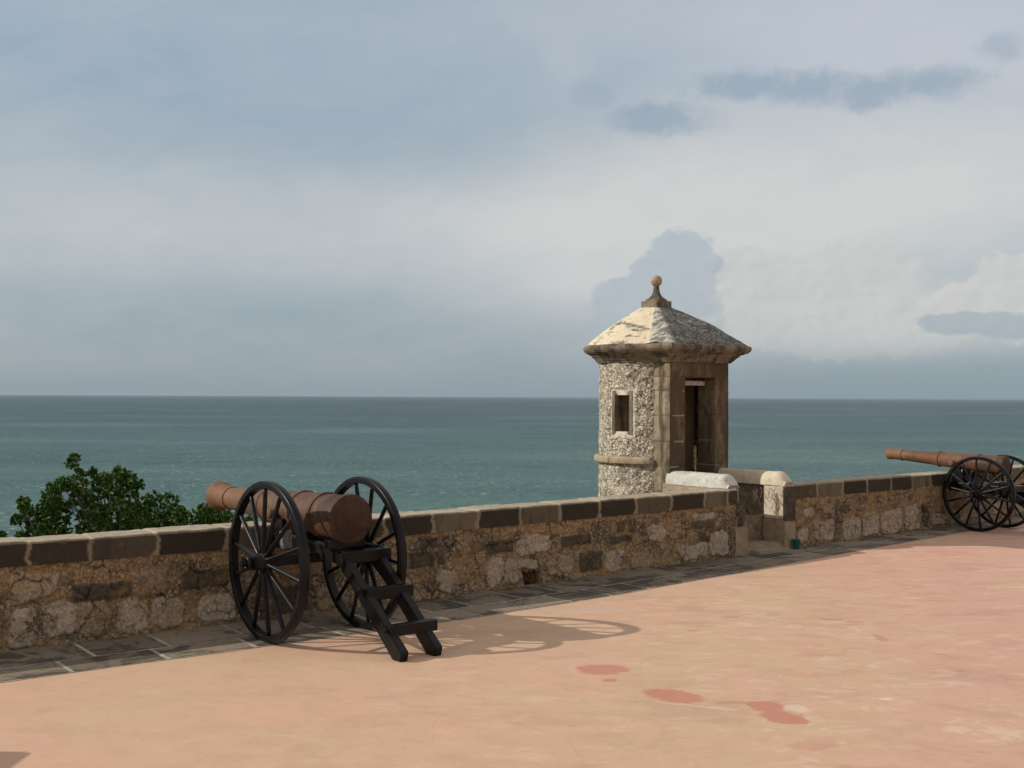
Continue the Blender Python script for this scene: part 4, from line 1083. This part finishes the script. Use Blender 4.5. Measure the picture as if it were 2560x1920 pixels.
tree('rounded green tree whose low crown shows just right of the tallest tree', second, 23.5, (-6.6, 24.0), 11)
third = z5([(1400, 455, 38), (1390, 500, 50), (1445, 520, 55), (1510, 505, 40), (1480, 550, 60), (1650, 545, 25), (1750, 570, 35), (1400, 570, 50)])
tree('small leafy treetop showing under the muzzle of the large cannon', third, 22.5, (-4.8, 23.0), 21)
fourth = z6([(40, 1385, 70), (180, 1405, 55), (20, 1440, 80), (290, 1455, 40), (-150, 1420, 100), (130, 1490, 80)])
tree('low treetop at the far left edge peeping over the coping', fourth, 21.5, (-10.3, 22.3), 31)

# ================================================================== SMALL THINGS
m, g = material('teal_plastic'); g.principled((.012, .13, .115), .4, spec=.5); M['teal'] = m
cx, cy = W(6.20, -.085, 0)[:2]
bm = bmesh.new(); lathe(bm, [(0, .036), (.004, .040), (.118, .052), (.120, .055), (.128, .055), (.128, .049), (.02, .038), (.02, 0)], (cx, cy, .009), (0, 0, 1), 32, ref=Vector((0, 1, 0)))
o = bm_obj('plastic_cup', bm, M['teal'], None, True); meta(o, 'small teal plastic cup standing at the foot of the passage pier', 'cup')
# dry weed on the passage wall
m, g = material('dry_weed'); r_ = g.rnd(); g.principled(g.mix((.28, .17, .07), (.42, .33, .16), r_), .8); M['weed'] = m
wb = W(5.15, .75, 1.01); bm = bmesh.new(); rr_ = random.Random(4)
beam(bm, wb, wb+Vector((-.012, 0, .33)), .008, .008, Vector((0, 1, 0)), 0)
wr = empty('dry_weed', wb); o = bm_obj('stem', bm, M['weed'], wr); keep(o, wr)
V_, F_ = [], []
for i in range(230):
    t = rr_.random(); p = wb+Vector((-.012*t, 0, .05+.29*t)); a = rr_.uniform(0, 6.28); rad = rr_.uniform(.01, .036)*(1.15-t*.5)
    d = Vector((math.cos(a), math.sin(a), rr_.uniform(-.3, .8))).normalized(); sd = d.cross(Vector((0, 0, 1))).normalized()
    b = len(V_); V_ += [p, p+d*rad+sd*.006, p+d*rad*1.4, p+d*rad-sd*.006]; F_.append((b, b+1, b+2, b+3))
o = mesh_obj('seed_head', V_, F_, M['weed'], wr); keep(o, wr)
meta(wr, 'dry brown weed stalk growing on the passage wall in front of the sentry box door', 'weed')
# dry creeper twigs hanging in the gap of the parapet
m, g = material('dry_twigs'); g.principled((.22, .16, .09), .85); M['twig'] = m
bm = bmesh.new(); rt = random.Random(9)
for i in range(34):
    p = W(rt.uniform(5.9, 6.12), rt.uniform(.0, .5), rt.uniform(.66, .82)) if i < 22 else W(rt.uniform(5.1, 5.3), rt.uniform(.0, .02), rt.uniform(.5, .66))
    d = (DR*rt.uniform(-1, .5) + NR*rt.uniform(-.6, .1) + Vector((0, 0, rt.uniform(-1.1, .25)))).normalized()
    for k in range(4):
        q = p+d*rt.uniform(.03, .07); beam(bm, p, q, .006-.001*k, .006-.001*k, Vector((.1, .2, 1)), 0); p = q
        d = (d+Vector((rt.uniform(-.5, .5), rt.uniform(-.5, .5), rt.uniform(-.6, .2)))).normalized()
o = bm_obj('dry_creeper', bm, M['twig']); meta(o, 'dry brown creeper twigs hanging in the gap beside the passage pier', 'creeper')
# unseen stand-in block, added outside the frame to shadow the near left corner
kb = bmesh.new()
vs = [kb.verts.new(p) for p in ((-6.0, 5.6, 0), (-4.28, 5.6, 0), (-4.28, 6.24, 0), (-6.0, 6.24, 0), (-6.0, 5.6, .92), (-4.28, 5.6, .92), (-4.28, 6.24, .92), (-6.0, 6.24, .92))]
for f in ((3, 2, 1, 0), (4, 5, 6, 7), (0, 1, 5, 4), (1, 2, 6, 5), (2, 3, 7, 6), (3, 0, 4, 7)): kb.faces.new([vs[i] for i in f])
bmesh.ops.bevel(kb, geom=list(kb.edges), offset=.02, segments=2, affect='EDGES')
o = bm_obj('shadow_block', kb, M['stone']); meta(o, 'unseen stand-in block added left of the frame to cast a corner shadow', 'stone block')

# ================================================================== AIR
m, g = material('sea_haze'); g.t.nodes.clear()
vn = g.t.nodes.new('ShaderNodeVolumePrincipled'); vn.inputs['Color'].default_value = (.62, .74, .88, 1); vn.inputs['Density'].default_value = 2.0e-5; vn.inputs['Anisotropy'].default_value = 0.2
on = g.t.nodes.new('ShaderNodeOutputMaterial'); g.t.links.new(vn.outputs[0], on.inputs['Volume'])
bm = bmesh.new(); bmesh.ops.create_cube(bm, size=1.0, matrix=Matrix.Translation((0, S/2-1500, -10)) @ Matrix.Diagonal((2*S+2000, S+3000, 48, 1)))
hz = bm_obj('haze', bm, m); meta(hz, 'thin pale sea haze softening the horizon', 'haze', kind='stuff')
